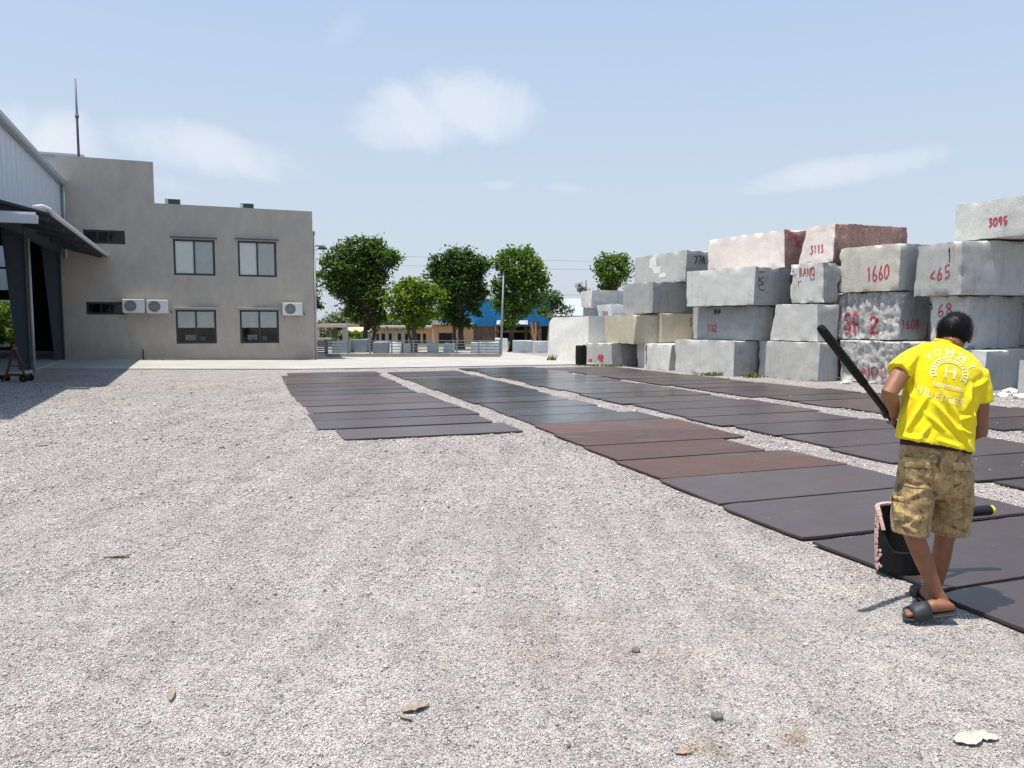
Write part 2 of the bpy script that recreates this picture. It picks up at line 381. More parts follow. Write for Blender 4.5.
# ------------------------------------------------------------------ sun and sky
SUN = Vector((-.210, -.088, 1)).normalized()
sd = bpy.data.lights.new('sun', 'SUN'); so = bpy.data.objects.new('sun', sd); COL.objects.link(so)
sd.energy = 5.0; sd.angle = R(.53); sd.color = (1, .925, .82)
so.rotation_euler = (-SUN).to_track_quat('-Z', 'Y').to_euler(); so.location = (0, 0, 30)
wd = bpy.data.worlds.new('World'); SC.world = wd; wd.use_nodes = True; nt = wd.node_tree
bg = nt.nodes['Background']; bg.inputs[1].default_value = .107
sky = _n(nt, 'ShaderNodeTexSky', sky_type='NISHITA', sun_disc=False)
sky.sun_elevation = math.asin(SUN.z); sky.sun_rotation = math.atan2(SUN.x, SUN.y)
sky.air_density = 1.0; sky.dust_density = 3.2; sky.ozone_density = 1.6; sky.altitude = 0
tcw = _n(nt, 'ShaderNodeTexCoord').outputs['Generated']
def vdot(vec, v):
    d = _n(nt, 'ShaderNodeVectorMath', operation='DOT_PRODUCT'); nt.links.new(vec, d.inputs[0]); d.inputs[1].default_value = v; return d.outputs['Value']
def math_(op, a, b=None, c=None, clamp=False):
    m = _n(nt, 'ShaderNodeMath', operation=op, use_clamp=clamp)
    for i, v in enumerate((a, b, c)):
        if v is None: continue
        if isinstance(v, (int, float)): m.inputs[i].default_value = v
        else: nt.links.new(v, m.inputs[i])
    return m.outputs[0]
def cloud(px, py, rx, ry, tilt, seed, amount, soft, lump=.55, skew=0):
    d = ray(px, py).normalized(); r = d.cross(Vector((0, 0, 1))).normalized(); u = r.cross(d)
    t = R(tilt); r, u = r*math.cos(t)+u*math.sin(t), u*math.cos(t)-r*math.sin(t)
    dd = vdot(tcw, d); a = math_('DIVIDE', vdot(tcw, r), dd); b = math_('DIVIDE', vdot(tcw, u), dd)
    a = math_('MULTIPLY', a, F/rx*d.y); b = math_('MULTIPLY', b, F/ry*d.y)
    e = math_('ADD', math_('MULTIPLY', a, a), math_('MULTIPLY', b, b))
    n1 = _n(nt, 'ShaderNodeTexNoise'); n1.inputs['Scale'].default_value = 9; n1.inputs['Detail'].default_value = 9; n1.inputs['Roughness'].default_value = .6; n1.inputs['Distortion'].default_value = .5
    of = _n(nt, 'ShaderNodeVectorMath', operation='ADD'); nt.links.new(tcw, of.inputs[0]); of.inputs[1].default_value = (seed, seed*.7, 0)
    nt.links.new(of.outputs[0], n1.inputs['Vector'])
    v = math_('SUBTRACT', math_('MULTIPLY_ADD', n1.outputs['Fac'], lump*4, 1-lump*2), e)
    mr = _n(nt, 'ShaderNodeMapRange', interpolation_type='SMOOTHSTEP'); mr.inputs[1].default_value = 0; mr.inputs[2].default_value = soft; mr.inputs[4].default_value = amount
    nt.links.new(v, mr.inputs[0])
    gt = math_('GREATER_THAN', dd, 0.0)
    return math_('MULTIPLY', mr.outputs[0], gt)
CL = [(452, 110, 98, 38, 3, 1.0, .48, .95, .65), (395, 122, 60, 28, -4, 5.0, .38, .9, .6), (205, 150, 90, 24, -9, 2.0, .45, 1.2, .5), (35, 140, 55, 28, 0, 3.0, .6, 1.5),
      (845, 170, 86, 14, 6, 4.0, .42, 1.3), (500, 185, 22, 7, 0, 6.0, .25, 1.5), (565, 188, 26, 6, -4, 7.0, .2, 1.5), (170, 185, 30, 9, -6, 8.0, .2, 1.5), (345, 30, 26, 14, 40, 9.0, .16, 1.6)]
dens = None
for c in CL:
    k = cloud(*c); dens = k if dens is None else math_('MAXIMUM', dens, k)
# thin high haze, more of it low down
sepw = _n(nt, 'ShaderNodeSeparateXYZ'); nt.links.new(tcw, sepw.inputs[0])
hz = _n(nt, 'ShaderNodeMapRange', interpolation_type='SMOOTHSTEP'); hz.inputs[1].default_value = -.02; hz.inputs[2].default_value = .62; hz.inputs[3].default_value = 0; hz.inputs[4].default_value = 1
nt.links.new(sepw.outputs[2], hz.inputs[0])
veil = mix(nt, hz.outputs[0], (4.95, 5.55, 6.25), (3.05, 4.5, 6.6))
skyc = mix(nt, .82, sky.outputs[0], veil)
skyc = mix(nt, dens, skyc, (6.9, 7.0, 7.2))
nt.links.new(skyc, bg.inputs[0])
SC.view_settings.view_transform = 'Standard'; SC.view_settings.look = 'None'; SC.view_settings.exposure = .4; SC.view_settings.gamma = 1

# ------------------------------------------------------------------ ground
def axis(lo, hi, step, far):
    a = list(np.arange(lo, hi+1e-6, step)); s = step; up = hi
    while up < far: s *= 1.35; up += s; a.append(up)
    s = step; dn = lo
    while dn > -far: s *= 1.35; dn -= s; a.insert(0, dn)
    return a
xs = axis(-6, 8, .1, 2500); ys = axis(1.5, 12, .1, 2500)
def lump(x, y):
    if abs(x) > 60 or abs(y) > 70: return 0
    return .007*noise.noise((x*1.7, y*1.7, 0))+.004*noise.noise((x*5, y*5, 3))
mb = MB(); nx = len(xs)
mb.v = [(x, y, gz(x, y)+lump(x, y)) for y in ys for x in xs]
mb.f = [(j*nx+i, j*nx+i+1, (j+1)*nx+i+1, (j+1)*nx+i) for j in range(len(ys)-1) for i in range(nx-1)]
mb.mi = [0]*len(mb.f)
kind(mb.build('ground', M['gravel'], smooth=True), 'structure')
# concrete strip before the building and on to the gate
def sheet(name, c0, c1, a0, a1, mat, dz, th=.12, step=1.0):
    mb = MB(); cs = [c0+(c1-c0)*i/12 for i in range(13)]
    k = 2.0
    cs = sorted(set(cs+([k] if c0 < k < c1 else [])))
    top = [[CA(c, a) for a in (a0(c) if callable(a0) else a0, a1(c) if callable(a1) else a1)] for c in cs]
    for i in range(len(cs)-1):
        q = [top[i][0], top[i+1][0], top[i+1][1], top[i][1]]
        t = [Vector((p.x, p.y, gz(p.x, p.y)+dz)) for p in q]; b = [Vector((p.x, p.y, gz(p.x, p.y)-th)) for p in q]
        mb.add(t+b, [(0, 1, 2, 3), (0, 4, 5, 1), (2, 6, 7, 3)])
    return kind(mb.build(name, mat), 'structure')
sheet('concrete_apron', -26, 13.2, lambda c: 26.9-.05*(c-2)+.10*math.sin(c*.9), lambda c: 34.6 if c < 3.4 else 41.0, M['concrete'], .035)

# ------------------------------------------------------------------ office building
TH = R(22.4)
FO = G(315.2, 360.3); FO.z = 0
FD = Vector((math.cos(TH), math.sin(TH), 0)); FN = Vector((math.sin(TH), -math.cos(TH), 0))
def FP(x, y):                           # sight line to (along facade, height)
    r = ray(x, y); t = (FO-Vector((0, 0, EYE))).dot(FN)/r.dot(FN); p = Vector((0, 0, EYE))+r*t
    return (p-FO).dot(FD), p.z
bld = empty('office_building', FO, TH, 'flat roofed grey cement office block with dark framed windows and hooded sills', 'building')
def loc(mb, name, mat, parent, **k):
    return mb.build(name, mat, parent, world=False, **k)
def wall_holes(mb, x0, x1, z0, z1, holes, y0, y1):
    X = sorted({x0, x1, *[h[0] for h in holes], *[h[2] for h in holes]}); Z = sorted({z0, z1, *[h[1] for h in holes], *[h[3] for h in holes]})
    X = [x for x in X if x0-1e-6 <= x <= x1+1e-6]; Z = [z for z in Z if z0-1e-6 <= z <= z1+1e-6]
    inside = lambda x, z: any(h[0] < x < h[2] and h[1] < z < h[3] for h in holes)
    solid = {}
    for i in range(len(X)-1):
        for j in range(len(Z)-1): solid[i, j] = not inside((X[i]+X[i+1])/2, (Z[j]+Z[j+1])/2)
    for (i, j), s in solid.items():
        if not s: continue
        a, b, c, d = X[i], X[i+1], Z[j], Z[j+1]
        mb.add([(a, y0, c), (b, y0, c), (b, y0, d), (a, y0, d)], [(0, 1, 2, 3)]); mb.add([(a, y1, c), (b, y1, c), (b, y1, d), (a, y1, d)], [(3, 2, 1, 0)])
        for di, dj, q in ((-1, 0, [(a, y0, c), (a, y0, d), (a, y1, d), (a, y1, c)]), (1, 0, [(b, y0, d), (b, y0, c), (b, y1, c), (b, y1, d)]),
                          (0, -1, [(b, y0, c), (a, y0, c), (a, y1, c), (b, y1, c)]), (0, 1, [(a, y0, d), (b, y0, d), (b, y1, d), (a, y1, d)])):
            if not solid.get((i+di, j+dj), False): mb.add(q, [(0, 1, 2, 3)])
XL = FP(59.5, 250)[0]; XS = FP(156, 250)[0]
ZT1 = (FP(60, 155.2)[1]+FP(154, 162)[1])/2; ZT2 = (FP(158, 203.2)[1]+FP(312, 211.5)[1])/2
WIN = {'ul': (173.5, 239.5, 215, 275.3), 'ur': (238, 241.2, 276.5, 276.8), 'll': (176, 309.8, 216.5, 343.6), 'lr': (240, 310, 279, 343.2),
       'nu': (83, 230, 125, 243.8), 'nl': (86, 302, 127, 314.6)}
HOLE = {}
for k, (a, b, c, d) in WIN.items():
    p = [FP(a, b), FP(c, b), FP(a, d), FP(c, d)]
    HOLE[k] = (FP(a, (b+d)/2)[0], (p[2][1]+p[3][1])/2, FP(c, (b+d)/2)[0], (p[0][1]+p[1][1])/2)
wl = MB()
hs = list(HOLE.values())
wall_holes(wl, XS, 0, -.3, ZT2, [h for h in hs if h[0] > XS], 0, .25)
wall_holes(wl, XL, XS, -.3, ZT1, [h for h in hs if h[0] < XS], 0, .25)
DEP = 9.0
wl.box((-.25, .25, -.3), (0, DEP, ZT2)); wl.box((XL, DEP-.25, -.3), (-.25, DEP, ZT2-.002))
wl.box((XL, .25, -.3), (XL+.25, DEP-.25, ZT2-.002));
loc(wl, 'wall', M['plaster'], bld)
rf = MB(); rf.box((XL+.25, .25, ZT2-.75), (-.25, DEP-.25, ZT2-.55)); loc(rf, 'roof', M['concrete'], bld)
def window(h, upper, narrow):
    x0, z0, x1, z1 = h; f = MB(); w = .075
    ya, yb = .06, .13
    f.box((x0, ya, z0), (x1, yb, z0+w)); f.box((x0, ya, z1-w), (x1, yb, z1)); f.box((x0, ya, z0+w), (x0+w, yb, z1-w)); f.box((x1-w, ya, z0+w), (x1, yb, z1-w))
    xm = (x0+x1)/2
    if narrow:
        for t in ((.33, .60) if upper else (.36, .58)): f.box((x0+(x1-x0)*t-.02, ya, z0+w), (x0+(x1-x0)*t+.02, yb, z1-w))
    else:
        f.box((xm-.03, ya-.015, z0+w), (xm+.03, yb, z1-w))
    fr = loc(f, 'window', M['frame'], bld)
    g = MB(); g.box((x0+w, .09, z0+w), (x1-w, .098, z1-w)); loc(g, 'pane', M['glass'], fr)
    rm = MB(); a, b, c, d = x0-.02, x1+.02, z0-.02, z1+.02
    y0_, y1_ = .26, 1.5
    rm.add([(a, y0_, c), (b, y0_, c), (b, y0_, d), (a, y0_, d), (a, y1_, c), (b, y1_, c), (b, y1_, d), (a, y1_, d)], [(4, 5, 6, 7), (0, 4, 7, 3), (1, 2, 6, 5), (3, 7, 6, 2), (0, 1, 5, 4)])
    loc(rm, 'room_lining', M['room'], fr)
    if narrow: return
    if upper:
        bl = MB(); bl.box((x0+w, .102, z0+w), (xm, .112, z1-w)); loc(bl, 'blind', M['blind'], fr)
        bl = MB(); bl.box((xm, .105, z0+w), (x1-w, .115, z1-w)); loc(bl, 'blind', M['blind_grey'], fr)
    else:
        bl = MB(); n = 5; zz = z0+(z1-z0)*.47; hgt = (z1-w-zz)/n
        for i in range(n):
            bl.box((x0+w, .102, zz+i*hgt+.035), (x1-w, .11, zz+(i+1)*hgt))
            bl.box((x0+w, .125, zz+i*hgt), (x1-w, .13, zz+i*hgt+.035))
        loc(bl, 'blind', M['blind_grey'], fr)
        dk = MB(); dk.box((x0+.32, .5, z0+.12), (x0+.70, .52, z0+.34)); loc(dk, 'desk_screen', M['desk'], fr); dk = MB(); dk.box((x1-.6, .9, z0+.1), (x1-.4, .95, z0+.26)); loc(dk, 'desk_papers', M['desk'], fr)
for k, h in HOLE.items():
    window(h, k[0] == 'u' or k == 'nu', k[0] == 'n')
    if k[0] != 'n':
        hd = MB(); x0, z0, x1, z1 = h
        hd.box((x0-.1, -.12, z1+.05), (x1+.1, -.002, z1+.10)); loc(hd, 'window_hood', M['trim'] if k[0] == 'l' else M['steel'], bld, bevel=.01)
# thin drip line, conduit and lamp bracket
dp = MB(); 
dp.tube([(.07, .12, ZT2-.8), (.07, .12, 0)], .05, 8); loc(dp, 'downpipe', M['pale_pipe'], bld, smooth=True)
lp = MB(); zl = FP(318, 246)[1]
lp.box((.02, .2, zl), (.5, .26, zl+.05)); lp.box((.28, .12, zl-.12), (.56, .36, zl-.02)); lp.beam((.02, .23, zl-.28), (.30, .23, zl-.03), .03); loc(lp, 'flood_lamp', M['frame'], bld, bevel=.01)
cp = MB(); xx, zz = FP(143.5, 357); cp.tube([(xx, -.03, .05), (xx, -.03, .55)], .022, 8); loc(cp, 'conduit', M['frame'], bld)
# air conditioners: five on the wall, two on the roof
def ac_unit():
    t = empty('air_conditioner', (0, 0, 0))
    b = MB(); b.box((-.38, -.36, 0), (.38, -.08, .52)); loc(b, 'casing', M['ac_white'], t, bevel=.02)
    g = MB()
    for r_ in (.05, .10, .15, .20): g.tube([(-.10+r_*math.cos(a), -.372, .27+r_*math.sin(a)) for a in np.linspace(0, 2*math.pi, 25)], .008, 5, False)
    for a in np.linspace(0, math.pi, 5)[:-1]: g.tube([(-.10-.2*math.cos(a), -.372, .27-.2*math.sin(a)), (-.10+.2*math.cos(a), -.372, .27+.2*math.sin(a))], .006, 5)
    f = MB(); f.tube([(-.10, -.368, .27), (-.10, -.361, .27)], .215, 24); fo = loc(f, 'fan_opening', M['ac_dark'], t); loc(g, 'grille', M['trim'], fo)
    k = MB(); k.box((-.3, -.36, -.05), (-.26, -.003, -.005)); k.box((.26, -.36, -.05), (.30, -.003, -.005)); k.box((-.3, -.02, -.3), (-.26, -.003, -.05)); k.box((.26, -.02, -.3), (.30, -.003, -.05)); loc(k, 'bracket', M['trim'], t)
    p = MB(); p.tube([(.40, -.2, .12), (.48, -.2, .12), (.50, -.1, .06), (.50, -.004, .02)], .02, 7); loc(p, 'hose', M['ac_dark'], t, smooth=True)
    return t
ac0 = ac_unit(); first = True
for (x0, x1, y0, y1, lab) in ((124.5, 144, 300.3, 313, 'white outdoor air conditioner beside the lower narrow window, left one of a close pair'),
                              (148.5, 167.5, 301, 313.5, 'white outdoor air conditioner right of its close twin, left of the first lower window'),
                              (283, 301, 303.5, 315.5, 'white outdoor air conditioner alone near the right end of the grey wall')):
    o = ac0 if first else copy_tree(ac0); first = False
    s, z = FP((x0+x1)/2, y1); o.location = FO+FD*s+Vector((0, 0, z)); o.rotation_euler = (0, 0, TH)
    tag(o, lab, 'air conditioner', 'air conditioners on the grey office')
for i, (xa, xb, yb, lab) in enumerate(((164.5, 180, 204.2, 'dark faced cooling unit standing on the flat roof by the raised parapet'), (241.5, 255, 208.6, 'small dark faced cooling unit on the flat roof above the right windows'))):
    s0, z = FP(xa, yb); s1 = FP(xb, yb)[0]; zt = z+.35; zr = ZT2-.55
    t = empty('roof_unit', FO+FD*((s0+s1)/2)+Vector((0, 0, zr)), TH, lab, 'cooling unit', 'cooling units on the office roof')
    w = (s1-s0)/2*1.04; b = MB(); b.box((-w, .7, .05), (w, 1.4, zt-zr)); loc(b, 'casing', M['ac_white'], t, bevel=.02)
    b = MB(); b.box((-w*.55, .68, .15), (w*.95, .697, zt-zr-.05)); loc(b, 'coil_face', M['teal'], t)
    b = MB(); b.box((-w*.8, .75, .0), (-w*.6, 1.35, .05)); b.box((w*.6, .75, .0), (w*.8, 1.35, .05)); loc(b, 'foot', M['trim'], t)
s, z = FP(75, 150)
an = MB(); zt = FP(75, 82)[1]+.4; pr = FO+FD*s-FN*1.0
an.tube([pr+Vector((0, 0, ZT2-.55)), pr+Vector((0, 0, ZT1+1.2)), pr+Vector((0, 0, zt))], [.05, .045, .03], 8); an.tube([pr+Vector((0, 0, ZT1+1.62)), pr+Vector((0, 0, ZT1+1.75))], .07, 8)
tag(an.build('mast', M['dark_pole'], smooth=True), 'thin dark steel mast rising from the office roof', 'mast')

# ------------------------------------------------------------------ factory shed on the left
XW = FP(65, 300)[0]
SO = FO+FD*XW; ZG = .16
shed = empty('factory_shed', SO, TH, 'white clad factory shed with open bays, tapered steel columns and side canopy', 'shed')
ZE = FP(62, 182)[1]; sC, ZC = FP(107, 257); PROJ = sC-XW
nearc = G(50, 214, ZC); YN = -(nearc-SO).dot(FN)
ZB = ZC+.42
def ribbed(mb, x, y0, y1, z0, z1, pitch=.62, out=1, depth=.02):
    mb.box((min(x, x-.05*out), y0, z0), (max(x, x-.05*out), y1, z1))
    y = y0+.1
    while y < y1-.05:
        mb.prism([(x, y-.03, z0+.001), (x+depth*out, y-.015, z0+.001), (x+depth*out, y+.015, z0+.001), (x, y+.03, z0+.001)], (0, 0, 0), (0, 0, z1-z0-.002)); y += pitch
cl = MB(); ribbed(cl, 0, -19, -.22, ZB, ZE); loc(cl, 'cladding', M['white_metal'], shed)
ct = MB(); ct.box((-.05, -.2, ZB), (.05, -.02, ZE-.12)); loc(ct, 'corner_trim', M['trim'], shed, bevel=.01)
dpp = MB(); dpp.tube([(.11, -.11, ZE-.1), (.11, -.11, ZC-.1)], .055, 10); loc(dpp, 'downpipe', M['trim'], shed, smooth=True)
gt = MB(); gt.prism([(-.06, 0, ZE), (.02, 0, ZE-.12), (.17, 0, ZE-.12), (.20, 0, ZE-.06), (.20, 0, ZE+.05), (-.06, 0, ZE+.08)], (0, -19, 0), (0, -.02, 0)); loc(gt, 'gutter', M['trim'], shed)
XB = XL-XW-.06
rf = MB(); rf.prism([(-.06, 0, ZE), (-.06, 0, ZE+.06), (-10, 0, ZE+1.5), (-20, 0, ZE+.06), (-20, 0, ZE), (-10, 0, ZE+1.42)], (0, -19, 0), (0, -.02, 0))
rf.prism([(XB, 0, ZE+.05), (XB, 0, ZE+.11), (-10, 0, ZE+1.5), (-20, 0, ZE+.06), (-20, 0, ZE), (-10, 0, ZE+1.42)], (0, -.019, 0), (0, 10.2, 0)); loc(rf, 'roof', M['trim'], shed)
ew = MB()
def WP(x, y, yl):                       # sight line to the shed's cross plane at local y
    r = ray(x, y); o = Vector((0, 0, EYE)); n = FN; t = (SO-FN*yl-o).dot(n)/r.dot(n); p = o+r*t; return (p-SO).dot(FD), p.z
YE = 10.0
gx1, gzt = WP(19, 300, YE); g2x, g2b = WP(12, 290, YE); _, g2t = WP(12, 246, YE)
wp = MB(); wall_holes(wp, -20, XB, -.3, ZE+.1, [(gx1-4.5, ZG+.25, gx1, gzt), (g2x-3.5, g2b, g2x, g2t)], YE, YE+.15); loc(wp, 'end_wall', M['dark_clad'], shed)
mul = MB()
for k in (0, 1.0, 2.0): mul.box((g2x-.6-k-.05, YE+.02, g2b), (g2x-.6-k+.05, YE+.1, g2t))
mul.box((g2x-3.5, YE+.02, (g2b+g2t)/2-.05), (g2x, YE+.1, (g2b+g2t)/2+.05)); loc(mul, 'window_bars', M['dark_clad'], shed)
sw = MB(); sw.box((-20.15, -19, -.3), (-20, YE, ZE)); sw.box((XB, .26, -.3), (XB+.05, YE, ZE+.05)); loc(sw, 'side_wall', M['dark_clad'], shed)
nw = MB(); nw.box((-20, -19.1, -.3), (0, -19, ZE)); loc(nw, 'front_gable', M['white_metal'], shed)
fl = MB(); fl.box((-20, -19, -.3), (-.02, -.02, ZG+.06)); fl.box((-20, -.02, -.3), (XB, YE, ZG+.06)); loc(fl, 'slab_floor', M['concrete'], shed)
def column(y, s=1):
    m = MB(); zt = ZE-.1; b0, b1 = .33, .74
    # tapered web and its two flanges: outer flange upright, inner one leaning
    m.prism([(-.02, y-.006, ZG), (-.02, y-.006, zt), (-b1, y-.006, zt), (-b0, y-.006, ZG)], (0, 0, 0), (0, .012, 0))
    m.beam((-.035, y, ZG), (-.035, y, zt), .2, .02, up=(1, 0, 0)); m.beam((-b0, y, ZG), (-b1, y, zt), .2, .02, up=(1, 0, 0))
    return loc(m, 'column', M['steel'], shed)
_r = ray(31, 350); _t = (SO-Vector((0, 0, EYE))).dot(FD)/_r.dot(FD); y0c = -(Vector((0, 0, EYE))+_r*_t-SO).dot(FN)+.12
for y in (-.45, -.45-(abs(y0c)-.45), -.45-2*(abs(y0c)-.45)): column(y)
for y in (-.45, y0c, 2*y0c+.45):
    m = MB(); m.prism([(-.74, y-.006, ZE-.9), (-.74, y-.006, ZE-.05), (-10, y-.006, ZE+1.38), (-10, y-.006, ZE+.75)], (0, 0, 0), (0, .012, 0)); loc(m, 'rafter', M['steel'], shed)
m = MB(); m.tube([(.02, y0c+.12, ZG), (.02, y0c+.12, ZC)], .045, 8); loc(m, 'rainwater_pipe', M['pale_pipe'], shed, smooth=True)
hd = MB(); hd.box((-.22, -19, ZB-.35), (-.052, -.03, ZB-.002)); loc(hd, 'header_beam', M['dark_clad'], shed)
# canopy
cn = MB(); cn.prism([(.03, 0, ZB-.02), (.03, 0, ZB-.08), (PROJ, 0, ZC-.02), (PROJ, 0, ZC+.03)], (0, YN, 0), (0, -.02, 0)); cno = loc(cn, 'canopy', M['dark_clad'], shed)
ce = MB(); ce.tube([(PROJ-.30, YN-.04, ZC+.14), (PROJ-.12, YN-.02, ZC+.16), (PROJ, YN+.12, ZC+.10), (PROJ+.03, YN+.4, ZC+.04), (PROJ+.03, -.03, ZC+.04)], [.035, .05, .058, .058, .058], 10); loc(ce, 'rolled_edge', M['canopy'], cno, smooth=True)
for yy in np.linspace(YN+.6, -.8, 6):
    b = MB(); b.beam((.03, yy, ZB-.14), (PROJ-.1, yy, ZC-.06), .08, .1); loc(b, 'canopy_rib', M['steel'], cno)
bm_ = MB(); xe = WP(38, 216, YN-.5)[0]; zb0 = WP(38, 224, YN-.5)[1]; zb1 = WP(38, 215.5, YN-.5)[1]
bm_.box((-.02, YN-.62, zb0), (xe, YN-.5, zb1)); bm_.box((-.02, YN-.5, zb1-.02), (xe-.05, YN-.1, zb1+.012)); bm_.box((-.02, YN-.16, zb1+.013), (xe-.1, YN-.10, zb1+.11)); loc(bm_, 'canopy_end_beam', M['white_metal'], cno)
# paler, taller shed further back
def BP(x, y, d):
    r = ray(x, y); o = Vector((0, 0, EYE)); t = (FO-FN*d-o).dot(FN)/r.dot(FN); p = o+r*t; return (p-FO).dot(FD), p.z
DB = 16.0; xa, za = BP(37, 152, DB); xb, zb = BP(81, 155.3, DB)
ws = empty('tall_white_shed', FO-FN*DB+FD*xb, TH, 'tall pale sheet metal shed rising behind the office block and factory shed', 'shed')
xl = xa-xb-6; cw = MB(); zt = (za+zb)/2
cw.box((xl, .0, 0), (0, .1, zt-.12))
x = xl+.1
while x < -.1: cw.box((x, -.03, .01), (x+.05, -.0005, zt-.13)); x += .35
cw.box((xl, .1, 0), (xl+.1, 12, zt-.12)); cw.box((-.1, .1, 0), (0, 12, zt-.12)); loc(cw, 'cladding', M['white_metal'], ws)
rt = MB(); rt.box((xl-.15, -.25, zt-.12), (.15, 12.2, zt)); loc(rt, 'roof', M['white_metal'], ws)

# hand trolley in the shade of the shed
tb = G(15, 382, .13)
tr = empty('slab_trolley', tb, R(12), 'small rusty A-frame trolley with wheels beside the open shed bay', 'trolley')
b = MB()
for yy in (-.16, .16): b.beam((-.27, yy, .17), (.27, yy, .17), .05)
for xx in (-.25, 0, .25): b.beam((xx, -.16, .17), (xx, .16, .17), .04)
loc(b, 'base_frame', M['rust'], tr)
b = MB(); b.beam((-.18, 0, .19), (.02, 0, .82), .045); b.beam((.22, 0, .19), (.04, 0, .82), .045); b.beam((-.12, 0, .40), (.16, 0, .40), .035); b.beam((.02, .02, .80), (.24, .02, .36), .03); loc(b, 'a_frame', M['rust'], tr)
b = MB(); b.tube([(.03, -.14, .84), (.03, .14, .84)], .018, 8); loc(b, 'handle', M['red_paint'], tr)
for xx in (-.27, .27):
    for yy in (-.2, .2):
        w = MB(); w.tube([(xx, yy-.025, .095), (xx, yy+.025, .095)], .095, 16); wo = loc(w, 'wheel', M['rubber'], tr, smooth=False, bevel=.01)
        hb = MB(); hb.tube([(xx, yy-.03, .095), (xx, yy+.03, .095)], .035, 10); loc(hb, 'hub', M['rust'], wo)

# ------------------------------------------------------------------ stone blocks
def bumpy_box(name, org, ldir, rdir, L, Rr, z0, z1, mats, rough=.009, chip=.045, seed=0, drill_l=False, drill_r=False, lean=0, lean_far=0):
    """near corner at org; left face runs along ldir for L, right face along rdir for Rr"""
    H = z1-z0; st = .045 if drill_l or drill_r else .085
    n = [max(3, int(L/st)), max(3, int(Rr/st)), max(3, int(H/st))]
    idx = {}; vs = []; fs = []; mi = []
    rnd = random.Random(seed); so_ = rnd.uniform(0, 100)
    jit = {(i, j, k): Vector((rnd.uniform(-.05, .05), rnd.uniform(-.05, .05), rnd.uniform(-.025, .025) if k else 0)) for i in (0, 1) for j in (0, 1) for k in (0, 1)}
    def vert(i, j, k):
        key = (i, j, k)
        if key in idx: return idx[key]
        u, v, w = i/n[0], j/n[1], k/n[2]
        x, y, z = u*L, v*Rr, w*H
        off = Vector((0, 0, 0))
        for a in (0, 1):
            for b in (0, 1):
                for c in (0, 1):
                    off += jit[a, b, c]*((u if a else 1-u)*(v if b else 1-v)*(w if c else 1-w))
        x += off.x+lean_far*w*u; y += off.y; z += off.z; x += lean*w*(1-u)
        q = Vector((x*3+so_, y*3, z*3)); q2 = q*3.3
        # distance to the nearest two edges decides the chipping
        d = sorted([min(u, 1-u)*L, min(v, 1-v)*Rr, min(w, 1-w)*H])
        N = Vector((-1 if i == 0 else (1 if i == n[0] else 0), -1 if j == 0 else (1 if j == n[1] else 0), -1 if k == 0 else (1 if k == n[2] else 0)))
        if N.length > 0: N = N.normalized()
        am = rough*(noise.noise(q)+.6*noise.noise(q2))
        if d[1] < .10:
            e = max(0, noise.noise(q*1.1+Vector((9, 2, 5)))*1.3+.15)
            am -= chip*e*(1-d[1]/.10)*(1.0 if d[0] < 1e-6 else .6)
        if drill_l and j == 0:                       # drill marks on the split left face
            g = abs(math.sin((x+.03*noise.noise(Vector((x*2, z*.6, so_))))*math.pi/.21)); am += -.055*(1-g)**1.4+.045*noise.noise(Vector((x*4.5+so_, 0, z*2.2)))+.035*noise.noise(Vector((x*11+so_, 3, z*6)))+.02*noise.noise(q2*2.6)-.07*max(0, noise.noise(Vector((x*2.2+so_, 7, z*2.6)))-.15)
        if drill_r and i == 0:
            g = abs(math.sin(y*math.pi/.22)); am += -.02*(1-g)**2+.04*noise.noise(q*1.6)
        if k == 0: am = min(am, 0)
        x += N.x*am; y += N.y*am; z += (N.z*am if k else max(0, N.z*am))
        p = org+ldir*x+rdir*y+Vector((0, 0, z0+z))
        idx[key] = len(vs); vs.append(tuple(p)); return idx[key]
    def grid(fn, a, b, m):
        for s in range(a):
            for t in range(b): fs.append((fn(s, t), fn(s+1, t), fn(s+1, t+1), fn(s, t+1))); mi.append(m)
    grid(lambda s, t: vert(s, 0, t), n[0], n[2], 0)          # left face (v = 0)
    grid(lambda s, t: vert(0, s, t), n[1], n[2], 1)          # right face (u = 0)
    grid(lambda s, t: vert(s, n[1], t), n[0], n[2], 0); grid(lambda s, t: vert(n[0], s, t), n[1], n[2], 1)
    grid(lambda s, t: vert(s, t, n[2]), n[0], n[1], 2); grid(lambda s, t: vert(s, t, 0), n[0], n[1], 2)
    cen = org+ldir*(L/2)+rdir*(Rr/2)+Vector((0, 0, z0))
    me = bpy.data.meshes.new(name); me.from_pydata([tuple(Vector(p)-cen) for p in vs], [], fs)
    for m in mats: me.materials.append(m)
    me.polygons.foreach_set('material_index', mi)
    bm = bmesh.new(); bm.from_mesh(me); bmesh.ops.recalc_face_normals(bm, faces=bm.faces)
    for e in bm.edges: e.smooth = len(e.link_faces) == 2 and e.calc_face_angle(0) < R(32)
    for f in bm.faces: f.smooth = True
    bm.to_mesh(me); bm.free()
    o = bpy.data.objects.new(name, me); COL.objects.link(o); o.location = cen
    return o
BL = {}
